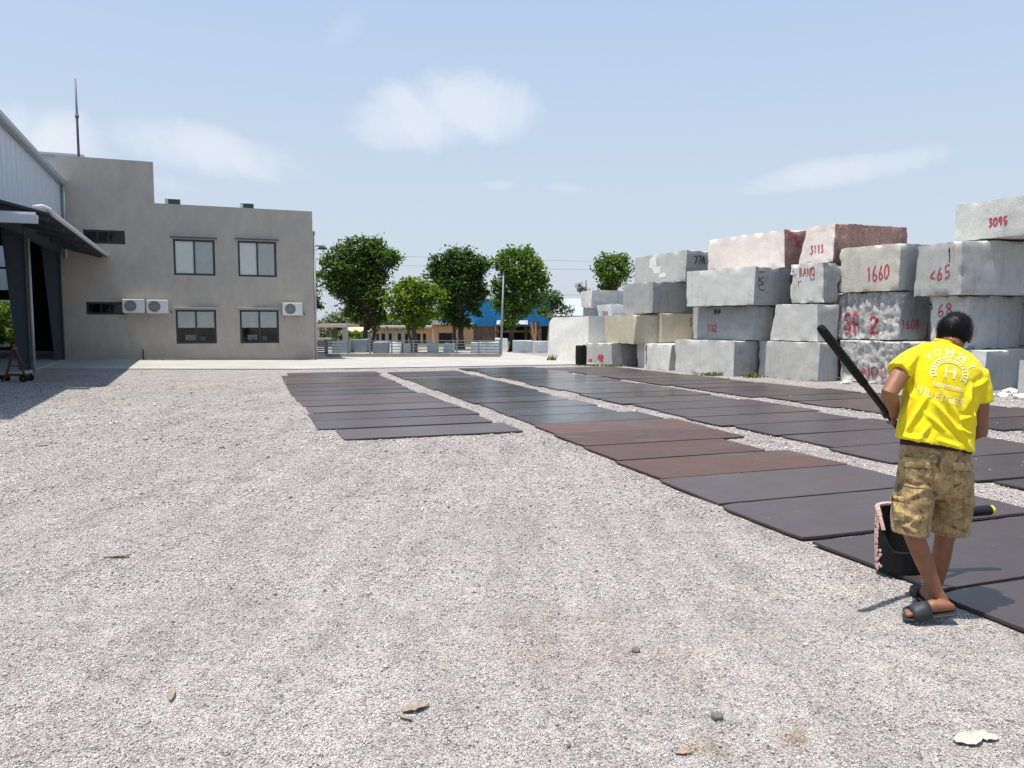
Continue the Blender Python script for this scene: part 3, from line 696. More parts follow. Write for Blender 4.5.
def block(key, xc, xl, xr, yt, yb, Y, label, mats='granite', phi=23, ground=False, on=None, gap=.025, ztop=None, group='stone blocks stacked beside the slabs', maxr=3.2, minr=None, **k):
    if ground:
        c = G(xc, yb); Y = c.y
    cb, ctp = W(xc, yb, Y), W(xc, yt, Y)
    z0 = 0 if ground else (cb.z if on is None else max(BL[o_][1] for o_ in on)+gap); z1 = ctp.z if ztop is None else ztop
    org = Vector((cb.x, Y, 0)); f = R(phi)
    ld = Vector((-math.sin(f), math.cos(f), 0)); rd = Vector((math.cos(f), math.sin(f), 0))
    def reach(d, px):
        r = ray(px, 320); s = r.x/r.y           # x = s*y
        t = (s*org.y-org.x)/(d.x-s*d.y); return t
    L = reach(ld, xl); Rr = reach(rd, xr)
    if not 0.3 < L < 4: L = 2.6
    if not 0.3 < Rr < maxr: Rr = maxr
    if minr: Rr = max(Rr, minr)
    if isinstance(mats, str): mats = (mats,)*3
    o = bumpy_box('stone_block', org, ld, rd, L, Rr, z0, z1, [M[m] for m in mats], seed=sum(map(ord, key))*7, **k)
    tag(o, label, 'stone block', group)
    BL[key] = (o, z1, z0)
    print('block %s Y %.1f z %.2f..%.2f (pixel base %.2f) L %.2f R %.2f' % (key, Y, z0, z1, cb.z, L, Rr))
    return o
# bottom course
block('A1', 612, 586, 640, 344, 366.3, 0, 'low grey block with red smears between the black barrel and a dark gap', ('granite', 'granite_shade', 'granite'), ground=True, phi=20)
block('A2', 670, 637.5, 677, 344.5, 370.5, 0, 'pale grey bottom block split by a dark vertical crack under the right cream block', 'granite_lit', ground=True, minr=1.4)
block('A3', 733, 676, 760, 341.5, 376.8, 0, 'long grey bottom block with grass at its foot, below the block marked 1162', ('granite_lit', 'granite_shade', 'granite'), ground=True, phi=25)
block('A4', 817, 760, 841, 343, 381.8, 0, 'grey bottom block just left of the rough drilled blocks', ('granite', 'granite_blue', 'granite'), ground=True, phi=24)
block('A5', 904, 841.5, 940, 342, 386.5, 0, 'rough split bottom block with faint red marks under the SF 2 block', ('rough', 'granite_shade', 'rough'), ground=True, drill_l=True, rough=.02, phi=27)
block('A6', 982, 962, 1075, 351, 391, 0, 'bluish bottom block to the right of the man, its pale top showing', ('granite_lit', 'granite_blue', 'white_block'), ground=True, phi=23)
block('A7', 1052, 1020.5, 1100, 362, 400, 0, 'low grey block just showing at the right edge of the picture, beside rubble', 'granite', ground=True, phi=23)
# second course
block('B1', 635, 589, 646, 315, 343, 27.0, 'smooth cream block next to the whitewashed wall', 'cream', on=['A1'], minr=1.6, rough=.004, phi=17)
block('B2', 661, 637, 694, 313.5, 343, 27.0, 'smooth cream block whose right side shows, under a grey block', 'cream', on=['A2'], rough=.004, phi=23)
block('B3', 753, 693, 774, 306, 340, 22.9, 'shaded grey block marked 1162 in red, between cream and pale blocks', ('granite_blue', 'granite_shade', 'granite'), on=['A3'], phi=25)
block('B4', 818, 770, 838.5, 303.5, 341, 21.2, 'plain bluish grey block left of the SF 2 block, with a sloping left edge', ('granite_lit', 'granite', 'granite'), on=['A4'], phi=24, lean_far=-.25)
block('B5', 897, 834.5, 931, 291.5, 341, 20.0, 'rough drilled block painted SF 2 in large red letters', ('rough', 'granite_shade', 'rough'), on=['A5'], drill_l=True, rough=.025, chip=.1, phi=27)
block('B6', 967.5, 930, 1080, 296, 341, 18.6, 'grey block behind the head of the man, with faint red digits', ('granite_lit', 'granite_blue', 'granite'), on=['A6'], phi=24, chip=.1)
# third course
block('C1', 652, 623, 694, 282, 313, 27.0, 'bluish grey block on the right cream block, below the top left block', ('granite_blue', 'granite_shade', 'granite'), on=['B2'], phi=25)
block('C2', 753, 686, 790, 266.5, 304, 22.6, 'long pale grey block with black letters on its shaded end, under the pink block', ('granite_lit', 'granite_shade', 'granite'), on=['B3'], phi=30)
block('C3', 824, 789.5, 839, 261.5, 302, 21.3, 'grey block with red scribbles and a broken lower edge', ('granite_lit', 'granite_shade', 'granite'), on=['B4'], phi=22, chip=.13)
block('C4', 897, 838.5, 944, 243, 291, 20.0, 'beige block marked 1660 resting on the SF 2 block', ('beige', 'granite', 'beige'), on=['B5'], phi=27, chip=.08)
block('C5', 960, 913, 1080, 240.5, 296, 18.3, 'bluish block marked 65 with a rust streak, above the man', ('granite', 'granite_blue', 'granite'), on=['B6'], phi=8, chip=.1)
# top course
block('D1', 685, 634, 708, 250, 281, 27.0, 'top left grey block with a white patch, at the far end of the stack', ('granite', 'granite_shade', 'granite'), on=['C1'], phi=20)
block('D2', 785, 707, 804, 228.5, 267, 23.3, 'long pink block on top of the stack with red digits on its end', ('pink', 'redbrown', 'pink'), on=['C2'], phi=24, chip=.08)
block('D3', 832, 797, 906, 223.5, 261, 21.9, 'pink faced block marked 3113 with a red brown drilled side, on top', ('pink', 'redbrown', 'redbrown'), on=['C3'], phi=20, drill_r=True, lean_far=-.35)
block('D4', 1048, 949.5, 1110, 192, 235, 17.2, 'highest pale block marked 3095 at the right edge of the stack', ('granite_lit', 'granite_shade', 'granite_lit'), on=['C5'], phi=24, gap=.06)
# a second stack further back
def back_block(key, xc, xl, xr, z0, z1, Y, label, mats, phi=20):
    cb = W(xc, 340, Y); org = Vector((cb.x, Y, 0)); f = R(phi)
    ld = Vector((-math.sin(f), math.cos(f), 0)); rd = Vector((math.cos(f), math.sin(f), 0))
    def reach(d, px): r = ray(px, 320); s = r.x/r.y; return (s*org.y-org.x)/(d.x-s*d.y)
    o = bumpy_box('stone_block', org, ld, rd, max(.8, reach(ld, xl)), min(3.2, max(.8, reach(rd, xr))), z0, z1, [M[m] for m in mats], seed=sum(map(ord, key)))
    tag(o, label, 'stone block', 'stone blocks stacked further back'); return o
Y2 = 34.5
zA = W(600, 316, Y2).z; zB_ = W(600, 307.3, Y2).z; zC_ = W(600, 290, Y2).z
back_block('E0', 591, 583, 640, 0, .93, Y2+.1, 'grey block low in the rear stack, almost wholly behind the whitewashed wall', ('granite_blue', 'granite_shade', 'granite'))
back_block('E2', 594, 582.5, 628, .95, zB_, Y2+.05, 'dark grey block in the rear stack under the top grey one', ('granite_blue', 'granite_shade', 'granite'))
back_block('E1', 591, 580.5, 628, zB_+.02, zC_, Y2, 'grey block topping the rear stack, left of the bluish block', ('granite_lit', 'granite', 'granite'))
back_block('E4', 611, 597, 634, 0, W(611, 316.5, 32.6).z-.01, 32.6, 'white block standing behind the left cream block, below its red numbered twin', ('white_block', 'white_block', 'white_block'))
e3 = back_block('E3', 611, 597, 634, W(611, 316.5, 32.6).z, W(611, 304.3, 32.6).z, 32.6, 'white block with red digits peeping over the left cream block', ('white_block', 'white_block', 'white_block')); BL['E3'] = (e3, 0, 0)

for i, (c_, a_) in enumerate(((14.6, 24.0), (15.6, 21.0), (16.6, 18.2), (17.4, 15.2), (18.6, 12.6))):
    p = CA(c_, a_)
    for k in range(3):
        o = bumpy_box('stone_block', Vector((p.x, p.y, 0)), Vector((-math.sin(R(23)), math.cos(R(23)), 0)), Vector((math.cos(R(23)), math.sin(R(23)), 0)), 2.7, 1.5, k*1.04, k*1.04+1.02, [M['granite_shade']]*3, seed=500+i*3+k)
        tag(o, 'dark grey block of the back row, only glimpsed through joints of the front stack', 'stone block', 'back row of the stone stack')
# painted marks follow the stone surface
GL = {'0': [[(.5, 0), (.15, .15), (.1, .6), (.4, 1), (.8, .85), (.85, .3), (.5, 0)]], '1': [[(.3, .75), (.55, 1), (.5, 0)]],
      '2': [[(.1, .75), (.35, 1), (.8, .85), (.7, .5), (.1, .05), (.95, .0)]], '3': [[(.15, .95), (.75, .95), (.4, .6), (.85, .35), (.5, 0), (.1, .1)]],
      '5': [[(.9, 1), (.3, .95), (.25, .55), (.75, .5), (.75, .1), (.15, .0)]], '6': [[(.7, 1), (.25, .6), (.15, .15), (.5, 0), (.8, .2), (.6, .45), (.25, .35)]],
      '8': [[(.5, .5), (.15, .75), (.5, 1), (.85, .75), (.5, .5), (.15, .25), (.5, 0), (.85, .25), (.5, .5)]], '9': [[(.8, .6), (.4, .5), (.2, .8), (.55, 1), (.8, .8), (.75, .3), (.5, 0)]],
      'S': [[(.85, .85), (.5, 1), (.15, .75), (.5, .5), (.85, .25), (.5, 0), (.1, .15)]], 'F': [[(.9, .95), (.2, 1), (.2, 0)], [(.2, .5), (.75, .55)]],
      'N': [[(.1, 0), (.12, 1), (.8, 0), (.85, 1)]], 'O': [[(.5, 0), (.15, .2), (.15, .8), (.5, 1), (.85, .8), (.85, .2), (.5, 0)]], 'K': [[(.15, 1), (.15, 0)], [(.85, 1), (.2, .5), (.85, 0)]],
      'A': [[(.05, 0), (.45, 1), (.9, 0)], [(.2, .4), (.75, .4)]], 'B': [[(.15, 0), (.15, 1), (.7, .85), (.25, .55), (.8, .3), (.15, 0)]], 'H': [[(.15, 0), (.2, 1)], [(.15, .5), (.8, .5)], [(.8, 0), (.85, 1)]],
      'D': [[(.15, 0), (.2, 1), (.8, .7), (.75, .25), (.15, 0)]], 'C': [[(.85, .85), (.45, 1), (.15, .55), (.4, 0), (.85, .15)]], '7': [[(.1, 1), (.9, .95), (.4, 0)]], '<': [[(.9, .8), (.15, .4), (.9, .15)]],
      'r': [[(.2, .6), (.25, 0)], [(.25, .4), (.8, .6)]], '~': [[(0, .2), (.3, .9), (.4, .1), (.7, .9), (1, .3)]], '.': [[(.3, .1), (.5, .1)]], ' ': [], '-': [[(.1, .5), (.9, .55)]]}
def catmull(pts, k=4):
    out = []; n = len(pts)
    if n < 3: return [tuple(np.array(pts[0])*(1-t)+np.array(pts[1])*t) for t in np.linspace(0, 1, k+1)]
    P = [pts[0]]+list(pts)+[pts[-1]]
    for i in range(1, n):
        p0, p1, p2, p3 = [np.array(q, float) for q in P[i-1:i+3]]
        for t in np.linspace(0, 1, k, endpoint=False):
            out.append(tuple(.5*((2*p1)+(-p0+p2)*t+(2*p0-5*p1+4*p2-p3)*t*t+(-p0+3*p1-3*p2+p3)*t**3)))
    out.append(tuple(pts[-1])); return out
def bvh_world(o):
    m = parent_matrix(o); me = o.data
    return BVHTree.FromPolygons([m @ v.co for v in me.vertices], [tuple(p.vertices) for p in me.polygons])
EYEV = Vector((0, 0, EYE))
def ribbon(mb, bvh, path, wpx, lift=.006, seed=0):
    """a brush stroke: the path is found on the surface, then given its width there"""
    hits = []
    for (x, y) in path:
        r = ray(x, y).normalized(); h = bvh.ray_cast(EYEV, r)
        hits.append((h[0], h[1], r) if h[0] is not None else None)
    rows = []
    for i, h in enumerate(hits):
        if h is None: rows.append(None); continue
        a = hits[max(0, i-1)] or h; b = hits[min(len(hits)-1, i+1)] or h
        nrm = h[1] if h[1].dot(h[2]) < 0 else -h[1]
        t = (b[0]-a[0]); t = t.normalized() if t.length > 1e-6 else Vector((0, 0, 1))
        s = t.cross(nrm); s = s.normalized() if s.length > 1e-6 else Vector((1, 0, 0))
        w = wpx*(h[0]-EYEV).length/F*.5*random.uniform(.75, 1.2)
        rows.append((h[0]+nrm*lift+s*w, h[0]+nrm*lift-s*w))
    for a, b in zip(rows, rows[1:]):
        if a and b: mb.add([a[0], a[1], b[1], b[0]], [(0, 1, 2, 3)])
def write_on(key, text, x0, y0, x1, y1, wpx=1.3, mat='red_paint', slope=0, lift=.007, vertical=False, name='painted_mark', target=None):
    o = target or BL[key][0]; bv = bvh_world(o); mb = MB(); n = len(text)
    for i, ch in enumerate(text):
        for st in GL[ch]:
            pts = []
            for (u, v) in st:
                u += random.uniform(-.05, .05); v += random.uniform(-.05, .05)
                if vertical: x = x0+(x1-x0)*u; y = y0+(y1-y0)*((i+.1+.8*(1-v))/n)
                else: x = x0+(x1-x0)*((i+.08+.84*u)/n); y = y1+(y0-y1)*v+slope*((i+u)/n-.5)
                pts.append((x, y))
            ribbon(mb, bv, catmull(pts), wpx, lift)
    if mb.f: return mb.build(name, M[mat], o)
write_on('D2', '3216', 787, 232.5, 797.5, 240, 1.0); write_on('D2', '~K', 796, 240, 801, 248, 1.1)
write_on('D3', '3113', 810, 245.5, 824, 253, 1.1, slope=-2)
write_on('C3', 'Kr', 791.5, 271, 797, 277, .9, slope=2); write_on('C3', 'BANO', 799, 268, 815, 276, 1.0, slope=-2); write_on('C3', 'r', 797, 277, 803, 286, .9); write_on('C3', 'O', 809, 268, 815.5, 280, .9)
write_on('C2', '-KC', 758, 268.5, 765, 291, 1.0, 'black_paint', vertical=True)
write_on('B3', '1162', 707, 325, 717, 331.5, 1.1)
write_on('B3', '~~', 714, 308.5, 721, 315, 1.3, 'black_paint')
write_on('C4', '1660', 866, 266, 890, 280, 1.4, slope=-4); write_on('C5', '<65', 929, 267, 951, 279.5, 1.5, slope=-6)
write_on('D4', '3095', 988, 217.5, 1008, 225.5, 1.5, slope=-2.5)
write_on('B5', 'SF', 844, 314, 861, 333, 2.2, lift=.024, slope=1); write_on('B5', '2', 868.5, 316.5, 879.5, 333.5, 2.6, lift=.024); write_on('B5', '1608', 901, 320, 919.5, 329, 1.3)
write_on('A5', 'NO2', 862, 366.5, 888, 378, 1.0, lift=.02); write_on('B6', '68', 937.5, 304, 953, 315.5, 1.1, slope=-3)
write_on('B2', 'S', 689, 318, 693.2, 326, 1.1); write_on('A1', '-', 588, 359, 593, 362, 3); write_on('A1', '~', 597, 355, 604, 360, 2.8); write_on('A1', '<', 599, 356, 604, 362, 2.6, lift=.01)
write_on('E3', '1209', 601, 311.5, 608, 315.3, .9)
write_on('D1', '77A', 693.5, 256.5, 705.5, 264, 1.3, 'black_paint')
write_on('D1', '~', 650, 257, 656, 270, 5, 'white_paint', name='white_patch'); write_on('D1', '-', 652, 266, 662, 275, 6, 'white_paint', name='white_patch'); write_on('D1', '-', 658, 272, 668, 279, 4, 'white_paint', name='white_patch', lift=.009)
for a, b in (((948.5, 248), (951.5, 261)),): write_on('C5', '1', 947, 248, 952.5, 262, 1.2, 'rust', name='rust_streak')
write_on('A2', '1', 644, 345, 649, 370, 1.2, 'black_paint', name='crack')

# ------------------------------------------------------------------ whitewashed wall and barrel
wb = G(547, 360.6); YW = wb.y
prof = [(546.3, 360.6), (548.0, 350), (548.7, 336), (549.3, 325), (551.5, 319.2), (556, 317.2), (570, 317), (588.4, 316.2), (588.4, 361)]
pp = [W(x, y, YW) for x, y in catmull(prof[:-1], 5)]
zt_ = pp[-1].z
# plan: the wall runs back along the row, its face is towards the camera's left
f = R(36); wd_ = Vector((math.sin(f), -math.cos(f), 0)); bk = Vector((math.cos(f), math.sin(f), 0))
def along(px):                          # distance along the face for a sight line
    r = ray(px, 340); k = r.x/r.y
    return (k*wb.y-wb.x)/(wd_.x-k*wd_.y)
def on_wall(x, y):
    q = wb+wd_*along(x); return Vector((q.x, q.y, max(0, W(x, y, q.y).z)))
def resample(pts, n):
    P = [np.array(p, float) for p in catmull(pts, 8)]; d = np.r_[0, np.cumsum([np.linalg.norm(b-a) for a, b in zip(P, P[1:])])]; t = np.linspace(0, d[-1], n+1)
    return [Vector([np.interp(k, d, [p[c] for p in P]) for c in range(3)]) for k in t]
NU, NV, ND = 26, 16, 9
Lf = resample([on_wall(546.3, 360.6), on_wall(547.6, 352), on_wall(548.6, 338), on_wall(549.3, 326)], NV)
Tp = resample([on_wall(549.3, 326), on_wall(550.3, 321), on_wall(553, 318), on_wall(558, 317.3), on_wall(572, 317), on_wall(588.4, 316.2)], NU)
B0_, B1_ = on_wall(546.3, 360.6), on_wall(588.4, 361); B1_.z = 0; B0_.z = 0
front = [[None]*(NU+1) for _ in range(NV+1)]
for jv in range(NV+1):
    v = jv/NV
    for iu in range(NU+1):
        u = iu/NU; Bq = B0_.lerp(B1_, u); Rt = B1_.lerp(Tp[-1], v); base_ = B0_.lerp(Tp[0], v)
        front[jv][iu] = Bq*(1-v)+Tp[iu]*v+(Lf[jv]-base_)*(1-u)
bm = bmesh.new()
lay = [[[bm.verts.new(front[jv][iu]+bk*(k*.13)) if (k in (0, ND) or jv in (0, NV) or iu in (0, NU)) else None for iu in range(NU+1)] for jv in range(NV+1)] for k in range(ND+1)]
for k in (0, ND):
    for jv in range(NV):
        for iu in range(NU): bm.faces.new((lay[k][jv][iu], lay[k][jv][iu+1], lay[k][jv+1][iu+1], lay[k][jv+1][iu]))
for k in range(ND):
    for iu in range(NU):
        for jv in (0, NV): bm.faces.new((lay[k][jv][iu], lay[k][jv][iu+1], lay[k+1][jv][iu+1], lay[k+1][jv][iu]))
    for jv in range(NV):
        for iu in (0, NU): bm.faces.new((lay[k][jv][iu], lay[k][jv+1][iu], lay[k+1][jv+1][iu], lay[k+1][jv][iu]))
bmesh.ops.recalc_face_normals(bm, faces=bm.faces); bm.normal_update()
for v in bm.verts:
    if v.co.z > .02: v.co += v.normal*.022*(noise.noise(v.co*1.8)+.4*noise.noise(v.co*5))
for e in bm.edges: e.smooth = e.calc_face_angle(0) < R(40)
ww = finish(bm, 'whitewashed_wall', M['whitewash'], None); tag(ww, 'thick whitewashed wall end with rounded top corner, left of the cream block', 'wall')
bb = G(581, 365.0, 0); ba = empty('barrel', bb, 0, 'black ribbed plastic barrel standing by the whitewashed wall', 'barrel')
pr = []
rb = 5.6/F*bb.y; hb_ = W(581, 345.5, bb.y).z
for i in range(25):
    t = i/24; pr.append((rb*(1-.06*(abs(t-.5)*2)**4+.03*(abs((t*4) % 1-.5) < .12)), t*hb_))
b = MB(); seg = 24
vs = [(r_*math.cos(2*math.pi*k/seg), r_*math.sin(2*math.pi*k/seg), z) for r_, z in pr for k in range(seg)]
b.add(vs, [(i*seg+k, i*seg+(k+1) % seg, (i+1)*seg+(k+1) % seg, (i+1)*seg+k) for i in range(24) for k in range(seg)]+[tuple(range(seg))]); loc(b, 'drum', M['rubber'], ba, smooth=True)
b = MB(); b.tube([(0, 0, hb_-.03), (0, 0, hb_-.01)], rb*.9, 24); loc(b, 'lid', M['black'], ba); b = MB(); b.tube([(rb*.5, 0, hb_-.01), (rb*.5, 0, hb_+.03)], .04, 10); loc(b, 'bung', M['black'], ba)

# ------------------------------------------------------------------ slabs laid out on the gravel
ORD = ['nearest', 'second', 'third', 'fourth', 'fifth', 'sixth', 'seventh', 'eighth', 'ninth', 'tenth', 'eleventh', 'twelfth', 'thirteenth', 'fourteenth', 'fifteenth',
       'sixteenth', 'seventeenth', 'eighteenth', 'nineteenth', 'twentieth', 'twenty first', 'twenty second', 'twenty third', 'twenty fourth']
COLN = {'slab': 'dark grey', 'slab_grey': 'mid grey', 'slab_brown': 'rust brown', 'slab_purple': 'purplish brown', 'slab_wet': 'damp dark'}
SLABS = []
rs = random.Random(11)
def slab(c0, c1, a0, a1, mat, rowname, idx, dz=0, yaw=None):
    yaw = rs.uniform(-.6, .35) if yaw is None else yaw
    L = c1-c0; Wd = a1-a0; T = .02
    cc = CA((c0+c1)/2, (a0+a1)/2); z = .015+gz(cc.x, cc.y)+dz
    bm = bmesh.new(); n = 14; m_ = 6
    per = [(-L/2+L*i/n, -Wd/2) for i in range(n)]+[(L/2, -Wd/2+Wd*i/m_) for i in range(m_)]+[(L/2-L*i/n, Wd/2) for i in range(n)]+[(-L/2, Wd/2-Wd*i/m_) for i in range(m_)]
    j = lambda: rs.uniform(-.004, .004)
    P = []
    for i, (x, y) in enumerate(per):
        P.append((x+j(), y+j()))
    # one or two nibbled corners
    for ci in rs.sample([0, n, n+m_, 2*n+m_], 2):
        x, y = P[ci]; k = rs.uniform(.0, .03); P[ci] = (x-math.copysign(k, x), y-math.copysign(k, y))
    for sgn in (1,):
        top = [bm.verts.new((x*(1-.002), y*(1-.004), T)) for x, y in P]; mid = [bm.verts.new((x, y, T-.003)) for x, y in P]; bot = [bm.verts.new((x, y, 0)) for x, y in P]
    N = len(P)
    bm.faces.new(top); bm.faces.new(bot[::-1])
    for i in range(N):
        k = (i+1) % N; bm.faces.new((mid[i], mid[k], top[k], top[i])); bm.faces.new((bot[i], bot[k], mid[k], mid[i]))
    me = bpy.data.meshes.new('stone_slab'); bm.to_mesh(me); bm.free(); me.materials.append(M[mat])
    o = bpy.data.objects.new('stone_slab', me); COL.objects.link(o); o.location = (cc.x, cc.y, z)
    o.rotation_euler = (rs.uniform(-.006, .006), rs.uniform(-.003, .003), ROW+R(yaw))
    where = 'nearest of the' if idx == 0 else ORD[idx]+' from the near end of the'
    tag(o, '%s slab, %s %s' % (COLN[mat], where, rowname), 'stone slab', 'stone slabs laid in rows on the gravel')
    SLABS.append((c0, c1, a0, a1, yaw)); return o
# leftmost row
fr1 = [10.62, 11.72, 12.8, 13.9, 15.02, 16.1, 17.2, 18.3, 19.4, 20.5, 21.6, 22.7, 23.8]
lf1 = [1.32, 1.08, 1.09, 1.14, 1.11, 1.08, 1.05, 1.07, 1.09, 1.1, 1.12, 1.15, 1.37]
for i, (a, c) in enumerate(zip(fr1, lf1)):
    slab(c, c+(2.62 if i == 0 else 2.80)+rs.uniform(-.05, .05), a, a+(.94 if i == 0 else 1.0)+rs.uniform(-.02, .03), 'slab_grey' if i == 0 else ('slab_grey' if i % 4 else 'slab_purple'), 'leftmost row', i, yaw=-.9 if i == 0 else None)
# second row: new slabs near, rusty ones in the middle, damp ones far off
fr2 = [.98, 2.30, 3.42, 4.60, 5.74, 6.86, 7.95, 9.04, 10.12, 11.20]
lf2 = [3.9, 3.86, 3.94, 3.93, 4.0, 4.07, 4.14, 4.2, 4.28, 4.36]
rt2 = [6.5, 6.5, 6.45, 6.4, 6.42, 6.46, 6.22, 6.70, 6.78, 6.68]
mt2 = ['slab', 'slab', 'slab', 'slab', 'slab', 'slab_brown', 'slab_brown', 'slab_brown', 'slab_brown', 'slab_wet']
a = 12.3
while a < 24: fr2.append(a); lf2.append(4.38+.03*math.sin(a*2)); rt2.append((6.45 if a < 16 else 6.6)+.08*math.sin(a*3)); mt2.append('slab_wet' if a < 21 else 'slab_purple'); a += 1.1
for i in range(len(fr2)): slab(lf2[i], rt2[i], fr2[i], fr2[i]+(1.08 if i < 5 else 1.035)+rs.uniform(-.015, .015), mt2[i], 'second row from left', i)
# third row
a = 2.4; i = 0
while a < 25:
    c0 = 7.12+.1*math.sin(a*1.7)-(.06 if a < 6 else 0); mt = 'slab' if a < 14.5 else 'slab_wet'
    if 8.5 < a < 8.6: mt = 'slab_purple'
    slab(c0, c0+2.72+.06*math.sin(a*2.3), a, a+1.035+rs.uniform(-.015, .015), mt, 'third row from left', i); a += 1.09+rs.uniform(0, .02); i += 1
# last row, before the blocks
a = 5.0; i = 0
while a < 24.6:
    c0 = 10.75-.055*(a-7)+.07*math.sin(a*2.1); ln = 2.75 if a > 14.3 else 3.0
    if a < 13.2: c0 += .12
    slab(c0, c0+ln, a, a+1.03+rs.uniform(-.015, .015), 'slab_purple' if i % 3 else 'slab', 'row nearest the blocks', i); a += 1.09+rs.uniform(0, .02); i += 1

# ------------------------------------------------------------------ loose stone chips on the near ground
rg = np.random.default_rng(5)
def chips():
    V = []; Fc = []
    zones = [(2.55, 4.4, 12500, .0040), (4.4, 6.5, 6500, .0054), (6.5, 9.5, 2400, .0078), (9.5, 13.5, 700, .011), (13.5, 24, 330, .013)]
    P = []
    for y0, y1, dn, rad in zones:
        w = y1*.72; n = int((y1-y0)*2*w*dn)
        x = rg.uniform(-w, w, n); y = rg.uniform(y0, y1, n)
        keep = (np.abs(x) < y*.70+.2) & ((y < 11) | (rg.random(n) < np.clip((24-y)/13, 0, 1)**1.3))
        r = rad*rg.lognormal(0, .33, n); P.append(np.c_[x, y, r][keep])
    P = np.concatenate(P)
    c = P[:, 0]*math.cos(ROW)+P[:, 1]*math.sin(ROW); a = -P[:, 0]*math.sin(ROW)+P[:, 1]*math.cos(ROW)
    ok = np.ones(len(P), bool)
    for c0, c1, a0, a1, yw in SLABS: ok &= ~((c > c0-.012) & (c < c1+.012) & (a > a0-.012) & (a < a1+.012))
    ok_s = (~ok) & (rg.random(len(P)) < .0006); up = np.concatenate([np.zeros(ok.sum()), np.full(ok_s.sum(), .040)]); P = np.concatenate([P[ok], P[ok_s]]); n = len(P)
    base = np.array([(1, 0, 0), (0, 1, 0), (-1, 0, 0), (0, -1, 0), (0, 0, 1), (0, 0, -1)], float)
    v = base[None]*rg.uniform(.55, 1.25, (n, 6, 1)); v += rg.uniform(-.25, .25, (n, 6, 3))
    v *= np.array([1, .85, .7])
    th = rg.uniform(0, 2*np.pi, n); ph = rg.uniform(-.5, .5, n)
    ct, st = np.cos(th)[:, None], np.sin(th)[:, None]; cp, sp = np.cos(ph)[:, None], np.sin(ph)[:, None]
    y2 = v[:, :, 1]*cp-v[:, :, 2]*sp; z2 = v[:, :, 1]*sp+v[:, :, 2]*cp
    x3 = v[:, :, 0]*ct-y2*st; y3 = v[:, :, 0]*st+y2*ct
    zc = np.where(up > 0, up, np.array([gz(p[0], p[1])+lump(p[0], p[1]) for p in P]))
    out = np.stack([x3*P[:, 2:3]+P[:, 0:1], y3*P[:, 2:3]+P[:, 1:2], z2*P[:, 2:3]+(zc+P[:, 2]*rg.uniform(.05, .45, n))[:, None]], -1).reshape(-1, 3)
    tri = np.array([(0, 1, 4), (1, 2, 4), (2, 3, 4), (3, 0, 4), (1, 0, 5), (2, 1, 5), (3, 2, 5), (0, 3, 5)])
    f = (tri[None]+(np.arange(n)*6)[:, None, None]).reshape(-1, 3)
    me = bpy.data.meshes.new('gravel'); me.vertices.add(len(out)); me.vertices.foreach_set('co', out.astype(np.float32).ravel())
    me.loops.add(len(f)*3); me.loops.foreach_set('vertex_index', f.astype(np.int32).ravel())
    me.polygons.add(len(f)); me.polygons.foreach_set('loop_start', np.arange(0, len(f)*3, 3, dtype=np.int32)); me.update(calc_edges=True)
    me.materials.append(M['chips']); o = bpy.data.objects.new('gravel', me); COL.objects.link(o); o['kind'] = 'stuff'
    o['label'] = 'crushed grey and pinkish stone chips'
    print('chips', n)
chips()

# ------------------------------------------------------------------ odds and ends lying on the gravel
def gpt(x, y, dz=0): p = G(x, y); return Vector((p.x, p.y, gz(p.x, p.y)+lump(p.x, p.y)+dz))
def curled(name, px, py, ln, wd, rz, mat, label, cat, curl=.3, lift=.005):
    p = gpt(px, py, lift); b = MB(); nu, nv = 9, 5; vs = []; rr = random.Random(px)
    for i in range(nu):
        u = i/(nu-1)
        for j in range(nv):
            v = j/(nv-1)-.5; w = wd*math.sin(math.pi*min(.97, max(.06, u)))**.7
            vs.append((ln*(u-.5), v*w, curl*w*abs(v)*1.1+.3*curl*ln*(u-.4)**2+rr.uniform(0, .009)))
    b.add(vs, [(i*nv+j, (i+1)*nv+j, (i+1)*nv+j+1, i*nv+j+1) for i in range(nu-1) for j in range(nv-1)])
    o = b.build(name, M[mat], smooth=True, world=False); o.location = p; o.rotation_euler = (0, 0, rz)
    s = o.modifiers.new('thick', 'SOLIDIFY'); s.thickness = .003; tag(o, label, cat); return o
curled('dry_leaf', 416, 716, .12, .06, .5, 'dry_leaf', 'large dry curled brownish leaf on the near gravel, left of centre', 'leaf')
curled('dry_leaf', 404, 726, .08, .02, 2.6, 'dry_leaf', 'narrow dry leaf strip just below the large curled leaf', 'leaf')
curled('cloth_scrap', 968, 742, .12, .08, .2, 'rag', 'crumpled pale cloth scrap at the lower right of the gravel, left half', 'cloth', .12)
curled('cloth_scrap', 984, 738, .10, .07, -.3, 'rag', 'smaller pale cloth scrap at lower right, touching the crumpled one', 'cloth', .10)
curled('wood_chip', 684, 757, .07, .018, .1, 'twig', 'thin orange wood chip on the gravel at the bottom edge', 'wood chip', .2)
curled('dry_leaf', 118, 566, .17, .05, .3, 'dry_leaf', 'thin dry leaf lying on gravel at the far left, away from the others', 'leaf', .35)
curled('dry_leaf', 172, 706, .12, .03, 1.9, 'dry_leaf', 'brown dry stalk on the gravel near the lower left', 'leaf', .3)
